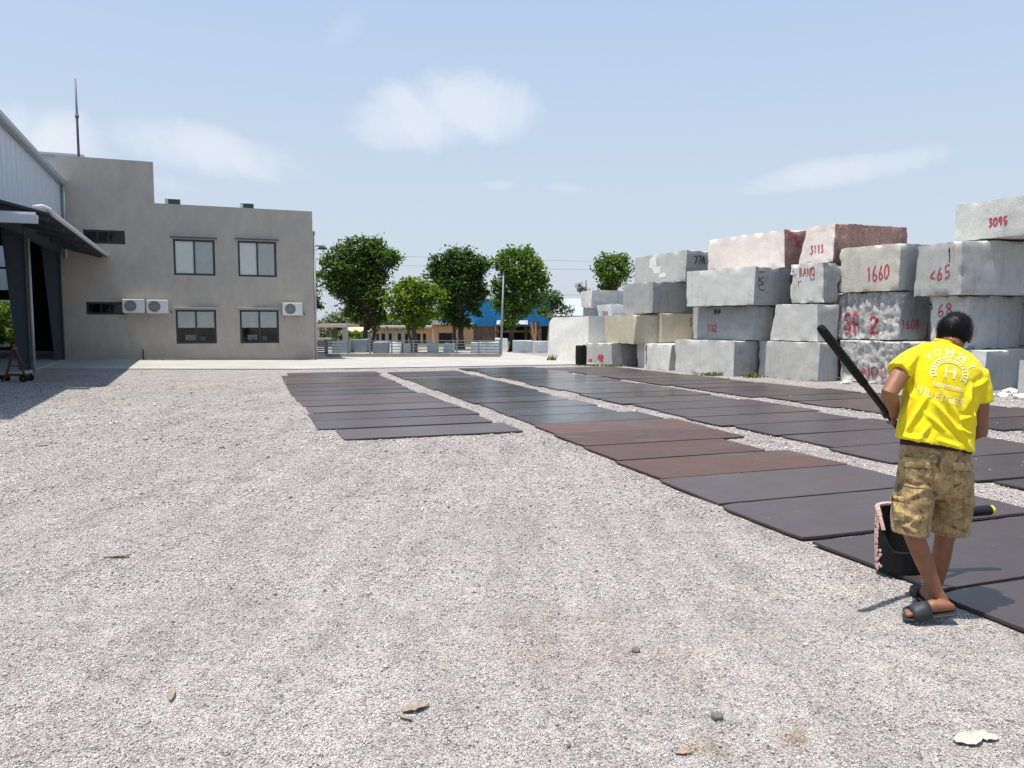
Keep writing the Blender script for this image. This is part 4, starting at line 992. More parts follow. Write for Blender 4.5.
for px, py, r_, lab in ((717, 720, .026, 'rounded dark grey stone standing out on the near gravel right of centre'), (238, 449, .03, 'small dark stone on gravel left of the leftmost slab row'), (222, 452, .028, 'dark pebble left of its neighbour near the leftmost slab row'), (636, 652, .022, 'dark stone lying on the gravel below the middle of the slabs')):
    p = gpt(px, py, r_*.4); bm = bmesh.new(); bmesh.ops.create_icosphere(bm, subdivisions=3, radius=r_)
    for v in bm.verts: v.co *= 1+.25*noise.noise(v.co*(1.3/r_)+Vector((px, 0, 0))); v.co.z *= .7
    o = finish(bm, 'loose_stone', M['pebble']); o.location = p; tag(o, lab, 'stone')
# rubble by the right-hand blocks
for i, (px, py, r_) in enumerate(((1013, 395, .17), (1003, 397, .10), (1021, 399, .13), (992, 396, .07), (846, 384, .12), (938, 392, .14))):
    p = gpt(px, py, r_*.3); bm = bmesh.new(); bmesh.ops.create_icosphere(bm, subdivisions=3, radius=r_)
    for v in bm.verts: v.co *= 1+.45*noise.noise(v.co*(1.1/r_)+Vector((px*3, 0, 0))); v.co.z *= .6
    o = finish(bm, 'stone_lump', M['white_block'], smooth=False); o.location = p
    tag(o, ['biggest white stone lump by the right edge at the foot of the blocks', 'mid sized white lump left of the biggest one near the right edge', 'white stone lump below the biggest one at the right edge', 'small white lump under the bluish bottom block right of the man', 'pale lump at the foot of the rough drilled block', 'pale lump behind the man at the foot of the blocks'][i], 'stone', 'broken stone at the foot of the blocks')

# ------------------------------------------------------------------ plants
def blades(px, py, w, h, n, label, name='grass_tuft', cat='grass tuft', mat='grass', Y=None, flowers=0):
    p = gpt(px, py) if Y is None else W(px, py, Y); rr = random.Random(px*7+py)
    root = empty(name, p, 0, label, cat); b = MB()
    for i in range(n):
        x, y = rr.gauss(0, w*.35), rr.gauss(0, .10); hh = h*rr.uniform(.4, 1); a = rr.uniform(0, 6.28); bw = .012+.02*h
        d = Vector((math.cos(a), math.sin(a), 0)); s = Vector((-d.y, d.x, 0))*bw; q = Vector((x, y, 0)); l = rr.uniform(.1, .6)*hh
        b.add([q-s, q+s, q+d*l*.4+s*.8+Vector((0, 0, hh*.6)), q+d*l*.4-s*.8+Vector((0, 0, hh*.6)), q+d*l+Vector((0, 0, hh*.9))], [(0, 1, 2, 3), (3, 2, 4)])
    loc(b, 'blades', M[mat], root)
    if flowers:
        b = MB()
        for i in range(flowers):
            x, y = rr.gauss(0, w*.4), rr.gauss(0, .1)-.1; b.cbox((x, y, h*rr.uniform(.5, 1)), (.07, .05, .06))
        loc(b, 'flower', M['flower'], root)
    return root
blades(716, 375.8, .9, .16, 160, 'low grass tuft at the foot of the long grey bottom block')
blades(601, 366.4, 1.3, .12, 200, 'low grass strip beside the black barrel under the red smeared block')
blades(752, 377.5, .35, .2, 70, 'grass tuft in the corner between two grey bottom blocks')
blades(556, 361, .5, .35, 120, 'dark weedy tuft at the left foot of the whitewashed wall', 'weed_clump', 'weed', 'leaf')
blades(568, 361.2, .6, .28, 110, 'weeds with red petals along the foot of the whitewashed wall', 'weed_clump', 'weed', 'leaf', flowers=5)
blades(551, 318, .25, .3, 25, 'small plant growing on top of the whitewashed wall corner', 'weed_clump', 'weed', 'leaf_scrub', Y=YW+.3)

def tree(px, py_base, Y, lobes, trunks, mat, label, leaf=.19, dens=1.0, seed=1, name='tree', depth=1.0, group='trees along the fence', base_z=0, trunk_r=.13, clump=.42):
    rr = random.Random(seed); s = Y/F
    base = W(px, py_base, Y); base.z = base_z
    root = empty(name, base, 0, label, 'tree' if name.endswith('tree') else 'bush', group)
    cs = []
    lobes = list(lobes)
    for i in range(len(lobes)):
        cx, cy, rx, ry = lobes[i]; a = rr.uniform(0, 6.28)
        lobes[i] = (cx, cy, rx*.88, ry*.88); lobes.append((cx+rx*.8*math.cos(a), cy+ry*.8*math.sin(a), rx*rr.uniform(.28, .5), ry*rr.uniform(.28, .5)))
    for i, (cx, cy, rx, ry) in enumerate(lobes):
        c = W(cx, cy, Y); c.y += rr.uniform(-.5, .5)*depth*.7 if i else 0
        cs.append((c, rx*s, ry*s, (rx+ry)/2*s*depth))
    tm = MB()
    for (x0, y0, x1, y1, r0) in trunks:
        p = W(x0, y0, Y); p.z = base_z-.05; q = W(x1, y1, Y); n = 7
        pts = [p.lerp(q, t/n)+Vector((math.sin(t*1.7+seed)*.05, math.cos(t*1.3+seed)*.05, 0))*(t > 0) for t in range(n+1)]
        tm.tube(pts, [r0*(1-.55*t/n)*(1.25 if t == 0 else 1) for t in range(n+1)], 8)
        for c, rx, ry, rd in cs:
            if (c-q).length > 3.2: continue
            k = rr.uniform(.45, .95); st = p.lerp(q, k); m1 = st.lerp(c, .5)+Vector((rr.uniform(-.15, .15), rr.uniform(-.15, .15), .1))
            tm.tube([st, m1, c+Vector((0, 0, ry*.3))], [r0*.42, r0*.25, r0*.07], 6)
            for _ in range(3):
                e = c+Vector((rr.uniform(-1, 1)*rx*.8, rr.uniform(-1, 1)*rd*.8, rr.uniform(-.5, .9)*ry)); tm.tube([m1, (m1+e)/2+Vector((0, 0, .1)), e], [r0*.2, r0*.12, r0*.04], 5)
    tm.build('trunk', M['bark'], root, smooth=True)
    b = MB()
    for c, rx, ry, rd in cs:
        nc = int(max(6, 52*rx*ry/.9*dens))
        for k in range(nc):
            while True:
                u = Vector((rr.uniform(-1, 1), rr.uniform(-1, 1), rr.uniform(-1, 1)))
                if .2 < u.length < 1: break
            rad = .55+.45*rr.random()
            u = u.normalized()*rad
            cc = c+Vector((u.x*rx, u.y*rd, u.z*ry)); cr = clump*rr.uniform(.55, 1.15)
            cr = min(cr, .6*(rx+ry)/2+.1)
            for _ in range(int(34*rr.uniform(.7, 1.2)*(cr/.42)**1.5*(.2/leaf)**1.2)):
                v = Vector((rr.gauss(0, .5), rr.gauss(0, .5), rr.gauss(0, .38)))*cr; p = cc+v
                nrm = Vector((rr.gauss(0, .5), rr.gauss(0, .5)-.15, abs(rr.gauss(.6, .5)))).normalized()
                a = nrm.cross(Vector((rr.gauss(0, 1), rr.gauss(0, 1), rr.gauss(0, 1)))).normalized(); d = nrm.cross(a)
                l = leaf*rr.uniform(.6, 1.2); w = l*.34
                b.add([p-a*l*.5, p+d*w-nrm*.1*l, p+a*l*.5-nrm*.16*l, p-d*w-nrm*.1*l], [(0, 1, 2), (0, 2, 3)])
    loc_off(b, 'crown', mat, root)
    return root
def loc_off(b, name, mat, root):
    o = Vector(root.location); b.v = [tuple(Vector(p)-o) for p in b.v]
    me = bpy.data.meshes.new(name); me.from_pydata(b.v, [], b.f); me.materials.append(M[mat])
    ob = bpy.data.objects.new(name, me); COL.objects.link(ob); ob.parent = root; return ob
tree(368, 346, 42, [(360, 249, 18, 14), (337, 269, 17, 16), (374, 257, 20, 15), (389, 256, 11, 10), (368, 284, 21, 18), (327, 281, 9, 8), (349, 296, 13, 10), (378, 312, 10, 12), (359, 313, 8, 9), (345, 250, 12, 10), (352, 308, 11, 9), (372, 325, 9, 7), (340, 284, 14, 11), (356, 270, 20, 16), (376, 296, 14, 12), (372, 243, 12, 8)],
     [(366, 346, 363, 285, .15), (373, 346, 376, 290, .12)], 'leaf', 'tall spreading dark green tree with two trunks, nearest the office block', seed=3, dens=1.45)
tree(415, 346, 39, [(415, 298, 24, 16), (403, 290, 14, 10), (428, 290, 14, 10), (415, 284, 12, 6), (399, 314, 9, 9), (434, 312, 9, 9), (416, 312, 16, 9), (414, 322, 12, 6), (391, 303, 7, 9), (440, 300, 7, 9)], [(414, 346, 415, 300, .16), (412, 346, 406, 305, .1)], 'leaf_lime', 'short bushy yellow green tree before the salmon house', seed=5, dens=1.25)
tree(461, 346, 43, [(457, 263, 26, 14), (437, 270, 12, 13), (479, 266, 10, 11), (457, 288, 20, 19), (473, 305, 10, 11), (452, 310, 11, 12), (461, 255, 15, 6), (466, 278, 16, 14), (464, 322, 9, 8), (446, 316, 8, 8), (480, 292, 9, 11), (446, 288, 12, 14)], [(462, 346, 460, 285, .18), (458, 346, 448, 300, .12)], 'leaf_deep', 'darkest rounded tree with dense crown, between yellow green tree and blue shed', seed=8, dens=1.45)
tree(511, 346, 42, [(519, 266, 24, 18), (510, 255, 9, 7), (532, 272, 15, 16), (517, 290, 21, 14), (499, 283, 8, 8), (510, 307, 17, 11), (532, 299, 10, 9), (499, 262, 8, 8), (511, 321, 11, 8), (499, 300, 8, 9), (526, 310, 10, 8), (540, 284, 8, 11), (524, 254, 9, 6)], [(511, 346, 514, 285, .15)], 'leaf_mid', 'round mid green tree right behind the light pole, before the blue shed', seed=13, dens=1.45)
tree(551, 346, 50, [(552, 296, 10, 10), (550, 307, 9, 9), (567, 311, 7, 5), (560, 301, 6, 6), (546, 313, 7, 6)], [(551, 346, 552, 300, .13)], 'leaf', 'small thin crowned tree just left of the stacked blocks', seed=17, dens=.9)
tree(613, 340, 44, [(613, 270, 17, 14), (604, 265, 8, 8), (624, 263, 10, 8), (602, 280, 6, 8), (618, 258, 8, 5), (622, 278, 10, 10), (610, 284, 10, 8)], [(613, 346, 614, 272, .16)], 'leaf_mid', 'green tree crown peeping over the block stack', seed=19, dens=1.1)
tree(314, 346, 46, [(315, 277, 7, 8), (316, 304, 6, 9), (308, 290, 10, 16)], [(311, 346, 311, 290, .12)], 'leaf_deep', 'tree mostly behind the right end of the office block', seed=23)
tree(586, 340, 50, [(585, 291, 5, 4), (579, 287, 3, 3)], [(583, 346, 586, 280, .07)], 'leaf_scrub', 'spindly bare topped sapling behind the grey rear block', seed=29, dens=.5, leaf=.14)
# greenery seen through the shed
def shed_pt(lx, ly): return SO+FD*lx-FN*ly
for i, (lx, ly, h_) in enumerate(((-4.2, 13.5, 3.2), (-6.6, 14.5, 4.4), (-9.2, 13.2, 3.0), (-5.4, 18, 6.5), (-10.5, 18.5, 6.0))):
    p = shed_pt(lx, ly); px, py = PX(p+Vector((0, 0, h_*.55))); s = F/p.y
    tree(px, py, p.y, [(px, py, 1.3*s, h_*.4*s), (px-.8*s, py+.6*s, .9*s, h_*.25*s), (px+.7*s, py+.8*s, .9*s, h_*.25*s)], [(px, py+2*s, px, py, .09)], ['leaf_mid', 'leaf', 'leaf_mid', 'leaf', 'leaf_deep'][i],
         ['bright bush seen through the shed, nearest its right jamb', 'taller bush behind the bright one seen through the shed', 'low bush to the left behind the shed opening', 'tall leafy tree behind the bushes beyond the shed', 'dark tall tree at the left beyond the shed'][i], seed=40+i, name='leafy_tree' if h_ > 5 else 'bush', group='greenery behind the factory shed', depth=1.2, leaf=.22)

# ------------------------------------------------------------------ fence, gate, pole
YF = 34.7
xa_, xb_ = W(326, 350, YF).x, W(500.5, 350, YF).x
fz0, fz1 = W(400, 353.6, YF).z, W(400, 340.8, YF).z
lwl = empty('railing_fence', (xa_, YF, 0), 0, 'low cement wall carrying a grey steel railing along the far side of the yard', 'fence')
b = MB(); b.box((xa_, YF, -.1), (xb_, YF+.2, fz0)); b.build('low_wall', M['fence_wall'], lwl)
npost = 9
for i in range(npost):
    x = xa_+(xb_-xa_)*i/(npost-1); x = min(max(x, xa_+.04), xb_-.04); b = MB(); b.box((x-.03, YF+.06, fz0), (x+.03, YF+.12, fz1+.03)); b.build('post', M['rail'], lwl)
for i in range(5):
    z = fz0+.06+(fz1-fz0-.06)*i/4; b = MB(); b.box((xa_+.01, YF+.075, z-.018), (xb_-.01, YF+.105, z+.018)); b.build('rail', M['rail'], lwl)
Yg = 36.2; gxa, gxb = W(314, 350, Yg).x-1.2, W(327.5, 350, Yg).x; z0, z1 = .12, W(320, 341, Yg).z
gt_ = empty('steel_gate', (gxb, Yg, 0), 0, 'blue grey barred steel gate beside the corner of the office block', 'gate')
for i in range(6): b = MB(); z = z0+.05+(z1-z0-.1)*i/5; b.box((gxa+.05, Yg-.02, z-.03), (gxb-.05, Yg+.02, z+.03)); b.build('bar', M['gate_blue'], gt_)
b = MB(); b.box((gxb-.12, Yg-.05, 0), (gxb, Yg+.05, z1+.08)); b.box((gxa, Yg-.05, 0), (gxa+.1, Yg+.05, z1+.08)); b.build('frame', M['gate_blue'], gt_)
p0 = W(500.7, 356, 36.5); p0.z = 0; p1 = W(503.6, 275, 36.5); lpo = empty('light_pole', p0, 0, 'slim leaning steel pole standing at the end of the railing', 'pole')
b = MB(); b.tube([p0, p0.lerp(p1, .5), p1], [.06, .05, .03], 8); b.build('pole', M['steel_pole'], lpo, smooth=True)
b = MB(); b.tube([p1, p1+Vector((0, -.15, .1)), p1+Vector((0, -.4, .12))], .02, 6); b.build('bracket', M['steel_pole'], lpo)
# stone blocks kept beyond the railing
for i, (x0, x1, y0, m, Yb_, lab) in enumerate(((332, 350, 340.5, 'block_slate', 39, 'slate grey stone block behind the railing, leftmost, by the gate'), (352, 366, 339.5, 'block_slate', 39.4, 'slate grey stone block behind the railing left of the two trunks'), (372.5, 388, 342, 'block_slate', 38.6, 'slate grey stone block behind the railing, under the crown of the tall tree'),
        (388.5, 400.5, 342.5, 'white_block', 38.5, 'white block behind the railing, between grey ones and the salmon house'), (403, 411, 343, 'block_pale', 38.8, 'narrow pale block behind the railing near the yellow green tree'), (427, 437, 343, 'block_pale', 39.2, 'pale block behind the railing right of the yellow green trunk'), (443, 453, 344, 'block_pale', 39.3, 'small pale block below the dark doorway of the salmon house'), (471, 486, 342.5, 'block_pale', 38.8, 'pale blue block behind the railing near its right end'), (486.6, 500, 342.5, 'block_pale', 38.7, 'pale blue block behind the very right end of the railing'),
        (495, 508, 338.6, 'white_block', 40.5, 'taller white block just right of the light pole'), (513, 532, 341, 'block_pale', 40.2, 'long pale block right of the round tree trunk'), (532.7, 549, 341.2, 'block_pale', 40.0, 'long pale block against the whitewashed wall'))):
    a_ = W(x0, y0, Yb_); c_ = W(x1, y0, Yb_)
    o = bumpy_box('stone_block', Vector((a_.x, Yb_, 0)), Vector((1, 0, 0)), Vector((0, 1, 0)), c_.x-a_.x, 1.1, 0, a_.z, [M[m]]*3, seed=300+i, rough=.006, chip=.03)
    tag(o, lab, 'stone block', 'stone blocks beyond the railing')

# ------------------------------------------------------------------ buildings beyond the fence
def P2(x, y, Y): return W(x, y, Y)
def house_box(mb, x0, x1, y0, Y, dep, z0=0, dy=0):
    a_ = W(x0, y0, Y); c_ = W(x1, y0, Y); mb.box((a_.x, Y+dy, z0), (c_.x, Y+dep, a_.z)); return a_, c_
YH = 58
sh = empty('salmon_house', W(420, 346, YH)*1, 0, 'long salmon painted house with a row of narrow dark openings and a balustrade', 'house'); sh.location.z = 0
b = MB(); house_box(b, 372, 432, 328.2, YH, 6); b.build('wing', M['peach'], sh)
b = MB(); house_box(b, 432, 470, 324.6, YH-.8, 7); b.build('wall', M['salmon'], sh)
b = MB(); a_, c_ = W(371, 328.2, YH), W(433, 328.2, YH); b.box((a_.x, YH-.35, a_.z), (W(431.9, 328, YH).x, YH+6, a_.z+.16)); b.build('eave_slab', M['pale_wall'], sh)
b = MB(); a_ = W(431.5, 324.6, YH-.8); c_ = W(471, 324.6, YH-.8); b.box((a_.x, YH-1.1, a_.z), (c_.x, YH+6, a_.z+.08)); b.build('roof_slab', M['pale_wall'], sh)
for x0, x1 in ((376.5, 379), (381.5, 385), (389, 391.8), (398.2, 401), (405, 408.2), (417, 420.5), (423, 426)):
    b = MB(); a_ = W(x0, 333.5, YH); c_ = W(x1, 344.5, YH); b.box((a_.x, YH-.03, c_.z), (c_.x, YH-.004, a_.z)); b.build('window', M['dark_open'], sh)
b = MB(); a_ = W(439, 333, YH-.8); c_ = W(452.5, 344, YH-.8); b.box((a_.x, YH-.83, c_.z), (c_.x, YH-.803, a_.z)); b.build('doorway', M['dark_open'], sh)
for x in (373, 387, 396, 403.5): b = MB(); a_ = W(x, 329.5, YH); b.box((a_.x-.12, YH-.12, 0), (a_.x+.12, YH-.035, a_.z)); b.build('pilaster', M['pale_wall'], sh)
bz = W(440, 324.6, YH-.8).z+.08
for i in range(13): b = MB(); x = W(433, 320, YH-.9).x+i*.2; b.box((x-.05, YH-1.0, bz), (x+.05, YH-.9, bz+.36)); b.build('baluster', M['pale_wall'], sh)
b = MB(); x = W(432, 320, YH-.9).x; b.box((x, YH-1.05, bz+.36), (x+2.75, YH-.85, bz+.44)); b.build('handrail', M['pale_wall'], sh)
YB = 63
bs = empty('blue_shed', W(500, 346, YB), 0, 'blue sheet metal industrial shed on brick and timber, behind the round tree', 'shed'); bs.location.z = 0
b = MB(); a_ = W(438, 300.5, YB); c_ = W(553, 326, YB); b.box((a_.x, YB-.1, c_.z), (c_.x, YB, a_.z))
x = a_.x+.2
while x < c_.x-.1: b.box((x, YB-.14, c_.z+.01), (x+.08, YB-.101, a_.z-.01)); x += .45
b.build('blue_cladding', M['blue_sheet'], bs)
b = MB(); b.box((a_.x-.2, YB-.3, a_.z), (c_.x+.2, YB+12, a_.z+.15)); b.build('roof', M['pale_roof'], bs)
b = MB(); p = W(462, 326, YB); q = W(495, 326, YB); b.box((a_.x, YB+.05, 0), (q.x, YB+.3, p.z-.01)); b.build('brick_wall', M['brick'], bs)
b = MB(); b.box((q.x, YB+1.5, 0), (c_.x, YB+1.6, p.z-.01)); b.build('dark_bay', M['dark_open'], bs)
for x in (497, 512, 526, 540): b = MB(); t = W(x, 326, YB); b.box((t.x-.12, YB-.1, 0), (t.x+.12, YB+.14, t.z-.02)); b.build('post', M['wood'], bs)
b = MB(); u_ = W(495, 330.5, YB); v_ = W(533, 332.5, YB); b.box((u_.x, YB-.2, v_.z), (v_.x, YB-.105, u_.z)); b.build('beam', M['wood'], bs)
for x0, x1 in ((496.5, 504), (514, 528)):
    b = MB(); u_ = W(x0, 322.2, YB-1.5); v_ = W(x1, 324.8, YB-1.5); b.prism([(u_.x, YB-1.5, v_.z), (u_.x, YB-1.5, v_.z+.05), (u_.x, YB-.15, u_.z+.15), (u_.x, YB-.15, u_.z+.1)], (0, 0, 0), (v_.x-u_.x, 0, 0)); b.build('awning', M['pale_roof'], bs)
rr = random.Random(4)
for i in range(13):
    x = W(rr.uniform(528, 549), 340, YB-1).x; b = MB(); h_ = rr.uniform(.9, 1.7); b.beam((x, YB-1+rr.uniform(-.3, .3), 0), (x+rr.uniform(-.3, .3), YB-.6, h_), rr.uniform(.06, .16)); o = b.build('timber_plank', M['bark' if i % 3 else 'wood'], world=False)
    tag(o, 'weathered plank leaning in the scrap pile under the blue shed', 'plank', 'planks leaning under the blue shed')
YG = 72
gs = empty('pale_roofed_shed', W(568, 346, YG), 0, 'pale grey roofed shed showing between the small tree and the blocks', 'shed'); gs.location.z = 0
a_ = W(552, 317, YG); c_ = W(596, 300, YG); b = MB(); b.box((a_.x, YG, 0), (c_.x+4, YG+10, a_.z)); b.build('wall', M['pale_wall'], gs)
b = MB(); b.prism([(a_.x-.3, YG-.4, a_.z), (c_.x+4.3, YG-.4, a_.z), (c_.x+4.3, YG+6, c_.z+.2), (a_.x+1.6, YG+6, c_.z+.2)], (0, 0, 0), (0, 0, .12)); b.build('roof', M['pale_roof'], gs)
YS = 50
st = empty('open_shelter', W(332, 346, YS), 0, 'open flat roofed shelter on thick pale pillars behind the gate', 'shelter'); st.location.z = 0
b = MB(); a_ = W(312, 327.4, YS); c_ = W(346, 324, YS); b.box((a_.x, YS, a_.z), (c_.x, YS+4.5, c_.z)); b.build('roof', M['pale_wall'], st)
for x0, x1 in ((341.5, 346), (316, 318.2)): b = MB(); p = W(x0, 327.5, YS); q = W(x1, 327.5, YS); b.box((p.x, YS+.2, 0), (q.x, YS+.6, a_.z)); b.build('pillar', M['pale_wall'], st)
b = MB(); p = W(331, 329, YS+3); q = W(337, 346, YS+3); b.box((p.x, YS+3, 0), (q.x, YS+3.3, p.z)); b.build('back_wall', M['fence_wall'], st)
b = MB(); p = W(312, 338, YS); q = W(332, 339.4, YS); b.box((p.x, YS-.4, q.z), (q.x, YS+1.2, p.z)); b.box((p.x+.1, YS-.2, 0), (q.x-.1, YS+1, q.z)); b.build('counter', M['pale_wall'], st)
YP = 66
ph = empty('low_house', W(355, 346, YP), 0, 'low house with faded pink roof half hidden by scrub beyond the shelter', 'house'); ph.location.z = 0
a_ = W(345, 331.5, YP); c_ = W(366, 328.4, YP); b = MB(); b.box((a_.x, YP, 0), (c_.x, YP+4, a_.z)); b.build('wall', M['pale_wall'], ph)
b = MB(); b.prism([(a_.x-.3, YP-.3, a_.z), (a_.x-.3, YP+2, c_.z+.1), (a_.x-.3, YP+4.3, a_.z)], (0, 0, 0), (c_.x-a_.x+.6, 0, 0)); b.build('roof', M['salmon'], ph)
for i, (px, py, Y, rx, ry, m) in enumerate(((322, 332, 62, 12, 7, 'leaf_scrub'), (338, 323, 95, 18, 7, 'leaf_scrub'), (366, 325, 98, 18, 8, 'leaf_scrub'), (350, 335, 60, 9, 6, 'leaf'), (395, 323, 96, 16, 6, 'leaf_scrub'), (360, 338, 56, 7, 6, 'leaf_mid'), (352, 321, 120, 30, 8, 'leaf_scrub'), (418, 321, 105, 14, 7, 'leaf_scrub'))):
    s = Y/F
    tree(px, py, Y, [(px, py, rx, ry), (px-rx*.5, py+ry*.4, rx*.6, ry*.7), (px+rx*.5, py+ry*.3, rx*.6, ry*.8)], [(px, 346, px, py, .1)], m,
         ['pale bush inside the shadow of the open shelter', 'hazy pale scrub far off, just above the shelter roof', 'hazy pale scrub far off behind the two trunks', 'darker bush right of the shelter pillar', 'hazy pale scrub far off over the peach wing', 'green bush between shelter and salmon house', 'widest and farthest hazy pale thicket on the skyline', 'hazy pale scrub far off behind the yellow green tree'][i], seed=60+i, name='scrub_bush', group='scrub beyond the fence', leaf=.3*max(1, Y/60), dens=.5*(60/Y), clump=.7*max(1, Y/70), depth=1.3)
# overhead wires
for i, (xa2, ya2, xb2, yb2, lab) in enumerate(((300, 236, 700, 262, 'uppermost thin overhead wire behind the trees'), (300, 248, 720, 268, 'middle thin overhead wire behind the trees'), (300, 281, 700, 287, 'lowest thin overhead wire behind the trees'))):
    p = W(xa2-500, ya2-3, 52); q = W(xb2+500, yb2+6, 56); b = MB(); n = 40
    b.tube([p.lerp(q, t/n)-Vector((0, 0, 1.1*(1-(2*t/n-1)**2)-.5)) for t in range(n+1)], .008, 5); tag(b.build('overhead_wire', M['wire']), lab, 'wire', 'overhead wires')

# ------------------------------------------------------------------ long pole with roller
RC_ = W(962, 509, 4.86)
PT = W(820.5, 327.5, 4.12)
pd = (PT-RC_).normalized()
def pole_pt(px):
    lo, hi = 0, 8
    for _ in range(50):
        mid = (lo+hi)/2
        if PX(RC_+pd*mid)[0] > px: lo = mid
        else: hi = mid
    return RC_+pd*lo
HL = pole_pt(887.5)
print('pole top px', PX(PT), 'len', (PT-RC_).length)
PR = .019
rl = empty('long_handled_roller', RC_, 0, 'black pole held by the man, ending in a yellow tipped black roller', 'roller')
b = MB(); b.tube([RC_+pd*.10, RC_+pd*.5, PT], [PR*.9, PR, PR], 12); b.build('pole', M['black'], rl, smooth=True)
b = MB(); b.tube([PT-pd*.5, PT-pd*.03, PT], [PR*1.25, PR*1.3, PR*1.1], 12); b.build('grip', M['rubber'], rl, smooth=True)
qa = W(926, 515.5, RC_.y-.02); qb = W(990, 510, RC_.y+.02); qd = (qb-qa).normalized(); qm = qa.lerp(qb, .5)
b = MB(); b.tube([qa, qb], .034, 20); ro = b.build('roller_head', M['black'], rl, bevel=.005)
for q, sg, m_ in ((qb, 1, 'yellow_ring'), (qa, -1, 'black')):
    b = MB(); b.tube([q+qd*.001*sg, q+qd*.016*sg], .030, 18); b.tube([q+qd*.017*sg, q+qd*.03*sg], .016, 12); b.build('end_cap', M[m_], rl)
b = MB(); b.tube([RC_+pd*.11, RC_+pd*.06+Vector((0, .03, 0)), qm], .012, 8); b.build('bracket', M['black'], rl, smooth=True)

def ell(mb, c, rx, ry, rz, rot=None, sub=16):
    vs = []; n, m_ = sub, sub//2
    c = Vector(c)
    for i in range(1, m_):
        ph = math.pi*i/m_
        for k in range(n):
            th = 2*math.pi*k/n; p = Vector((rx*math.sin(ph)*math.cos(th), ry*math.sin(ph)*math.sin(th), rz*math.cos(ph))); vs.append(c+(rot @ p if rot else p))
    t = len(vs); vs.append(c+(rot @ Vector((0, 0, rz)) if rot else Vector((0, 0, rz)))); vs.append(c-(rot @ Vector((0, 0, rz)) if rot else Vector((0, 0, rz))))
    fs = [((i)*n+k, (i+1)*n+k, (i+1)*n+(k+1) % n, i*n+(k+1) % n) for i in range(m_-2) for k in range(n)]
    fs += [(t, k, (k+1) % n) for k in range(n)]+[(t+1, (m_-2)*n+(k+1) % n, (m_-2)*n+k) for k in range(n)]
    mb.add(vs, fs)
# ------------------------------------------------------------------ cut-open black tub
tc_ = G(911, 577, .038); tub = empty('cut_open_tub', (tc_.x, tc_.y+.15, .038), 0, 'black cut open plastic tub with pinkish dust crusted on its tall side, behind the legs', 'tub')
seg = 48; b = MB(); nz = 12; RB = .15
def rim(th):
    k = .5-.5*math.cos(min(math.pi, max(0, (abs((math.degrees(th)-122+180) % 360-180)-115)/-70*math.pi))) if abs((math.degrees(th)-122+180) % 360-180) < 115 else 0
    return .15+.255*k
vs = []; inn = []
for i in range(nz+1):
    for k in range(seg):
        th = 2*math.pi*k/seg; z = rim(th)*i/nz; r_ = RB*(.93+.07*min(1, z/.2)); r_ += .003*math.sin(th*16)*(0.2 < i/nz < .85); vs.append((r_*math.cos(th), r_*math.sin(th)*.9, z))
for i in range(nz+1):
    for k in range(seg):
        th = 2*math.pi*k/seg; z = .012+(rim(th)-.012)*i/nz; r_ = RB*(.93+.07*min(1, z/.2))-.007; vs.append((r_*math.cos(th), r_*math.sin(th)*.9, z))
o_ = (nz+1)*seg
fs = [(i*seg+k, i*seg+(k+1) % seg, (i+1)*seg+(k+1) % seg, (i+1)*seg+k) for i in range(nz) for k in range(seg)]
fs += [(o_+i*seg+(k+1) % seg, o_+i*seg+k, o_+(i+1)*seg+k, o_+(i+1)*seg+(k+1) % seg) for i in range(nz) for k in range(seg)]
fs += [(nz*seg+k, nz*seg+(k+1) % seg, o_+nz*seg+(k+1) % seg, o_+nz*seg+k) for k in range(seg)]
fs += [tuple(range(seg))[::-1], tuple(o_+k for k in range(seg))]
b.add(vs, fs); loc(b, 'shell', M['rubber'], tub, smooth=True)
b = MB()                                 # crust of pinkish dust along the tall side's outside and its lip
rr = random.Random(3)
for k in range(20, 27):
    for i in range(0, 22):
        th = 2*math.pi*(k+rr.uniform(-.4, .4))/seg
        if (k > 25 and i > 9) or rr.random() < (.2 if k < 25 else .5): continue
        z = rim(th)*(i+rr.uniform(0, .9))/22; r_ = RB*(.93+.07*min(1, z/.2))+.002
        s = rr.uniform(.008, .016); ell(b, (r_*math.cos(th), r_*math.sin(th)*.9, z), s*1.1, .005, s*rr.uniform(.8, 1.8), Matrix.Rotation(th+math.pi/2, 3, 'Z') @ Matrix.Rotation(rr.uniform(-.6, .6), 3, 'Y'), 8)
for k in range(int(seg*.24), int(seg*.57)):
    t0, t1 = 2*math.pi*k/seg, 2*math.pi*(k+1)/seg
    b.tube([((RB-.003)*math.cos(t0), (RB-.003)*math.sin(t0)*.9, rim(t0)), ((RB-.003)*math.cos(t1), (RB-.003)*math.sin(t1)*.9, rim(t1))], .011+rr.uniform(0, .005), 7)
    if seg*.41 < k < seg*.50:
        ell(b, ((RB-.012)*math.cos(t0), (RB-.012)*math.sin(t0)*.9, rim(t0)-rr.uniform(.015, .04)), .02, .005, rr.uniform(.02, .05), Matrix.Rotation(t0+math.pi/2, 3, 'Z'), 8)
loc(b, 'dust_crust', M['grime'], tub)

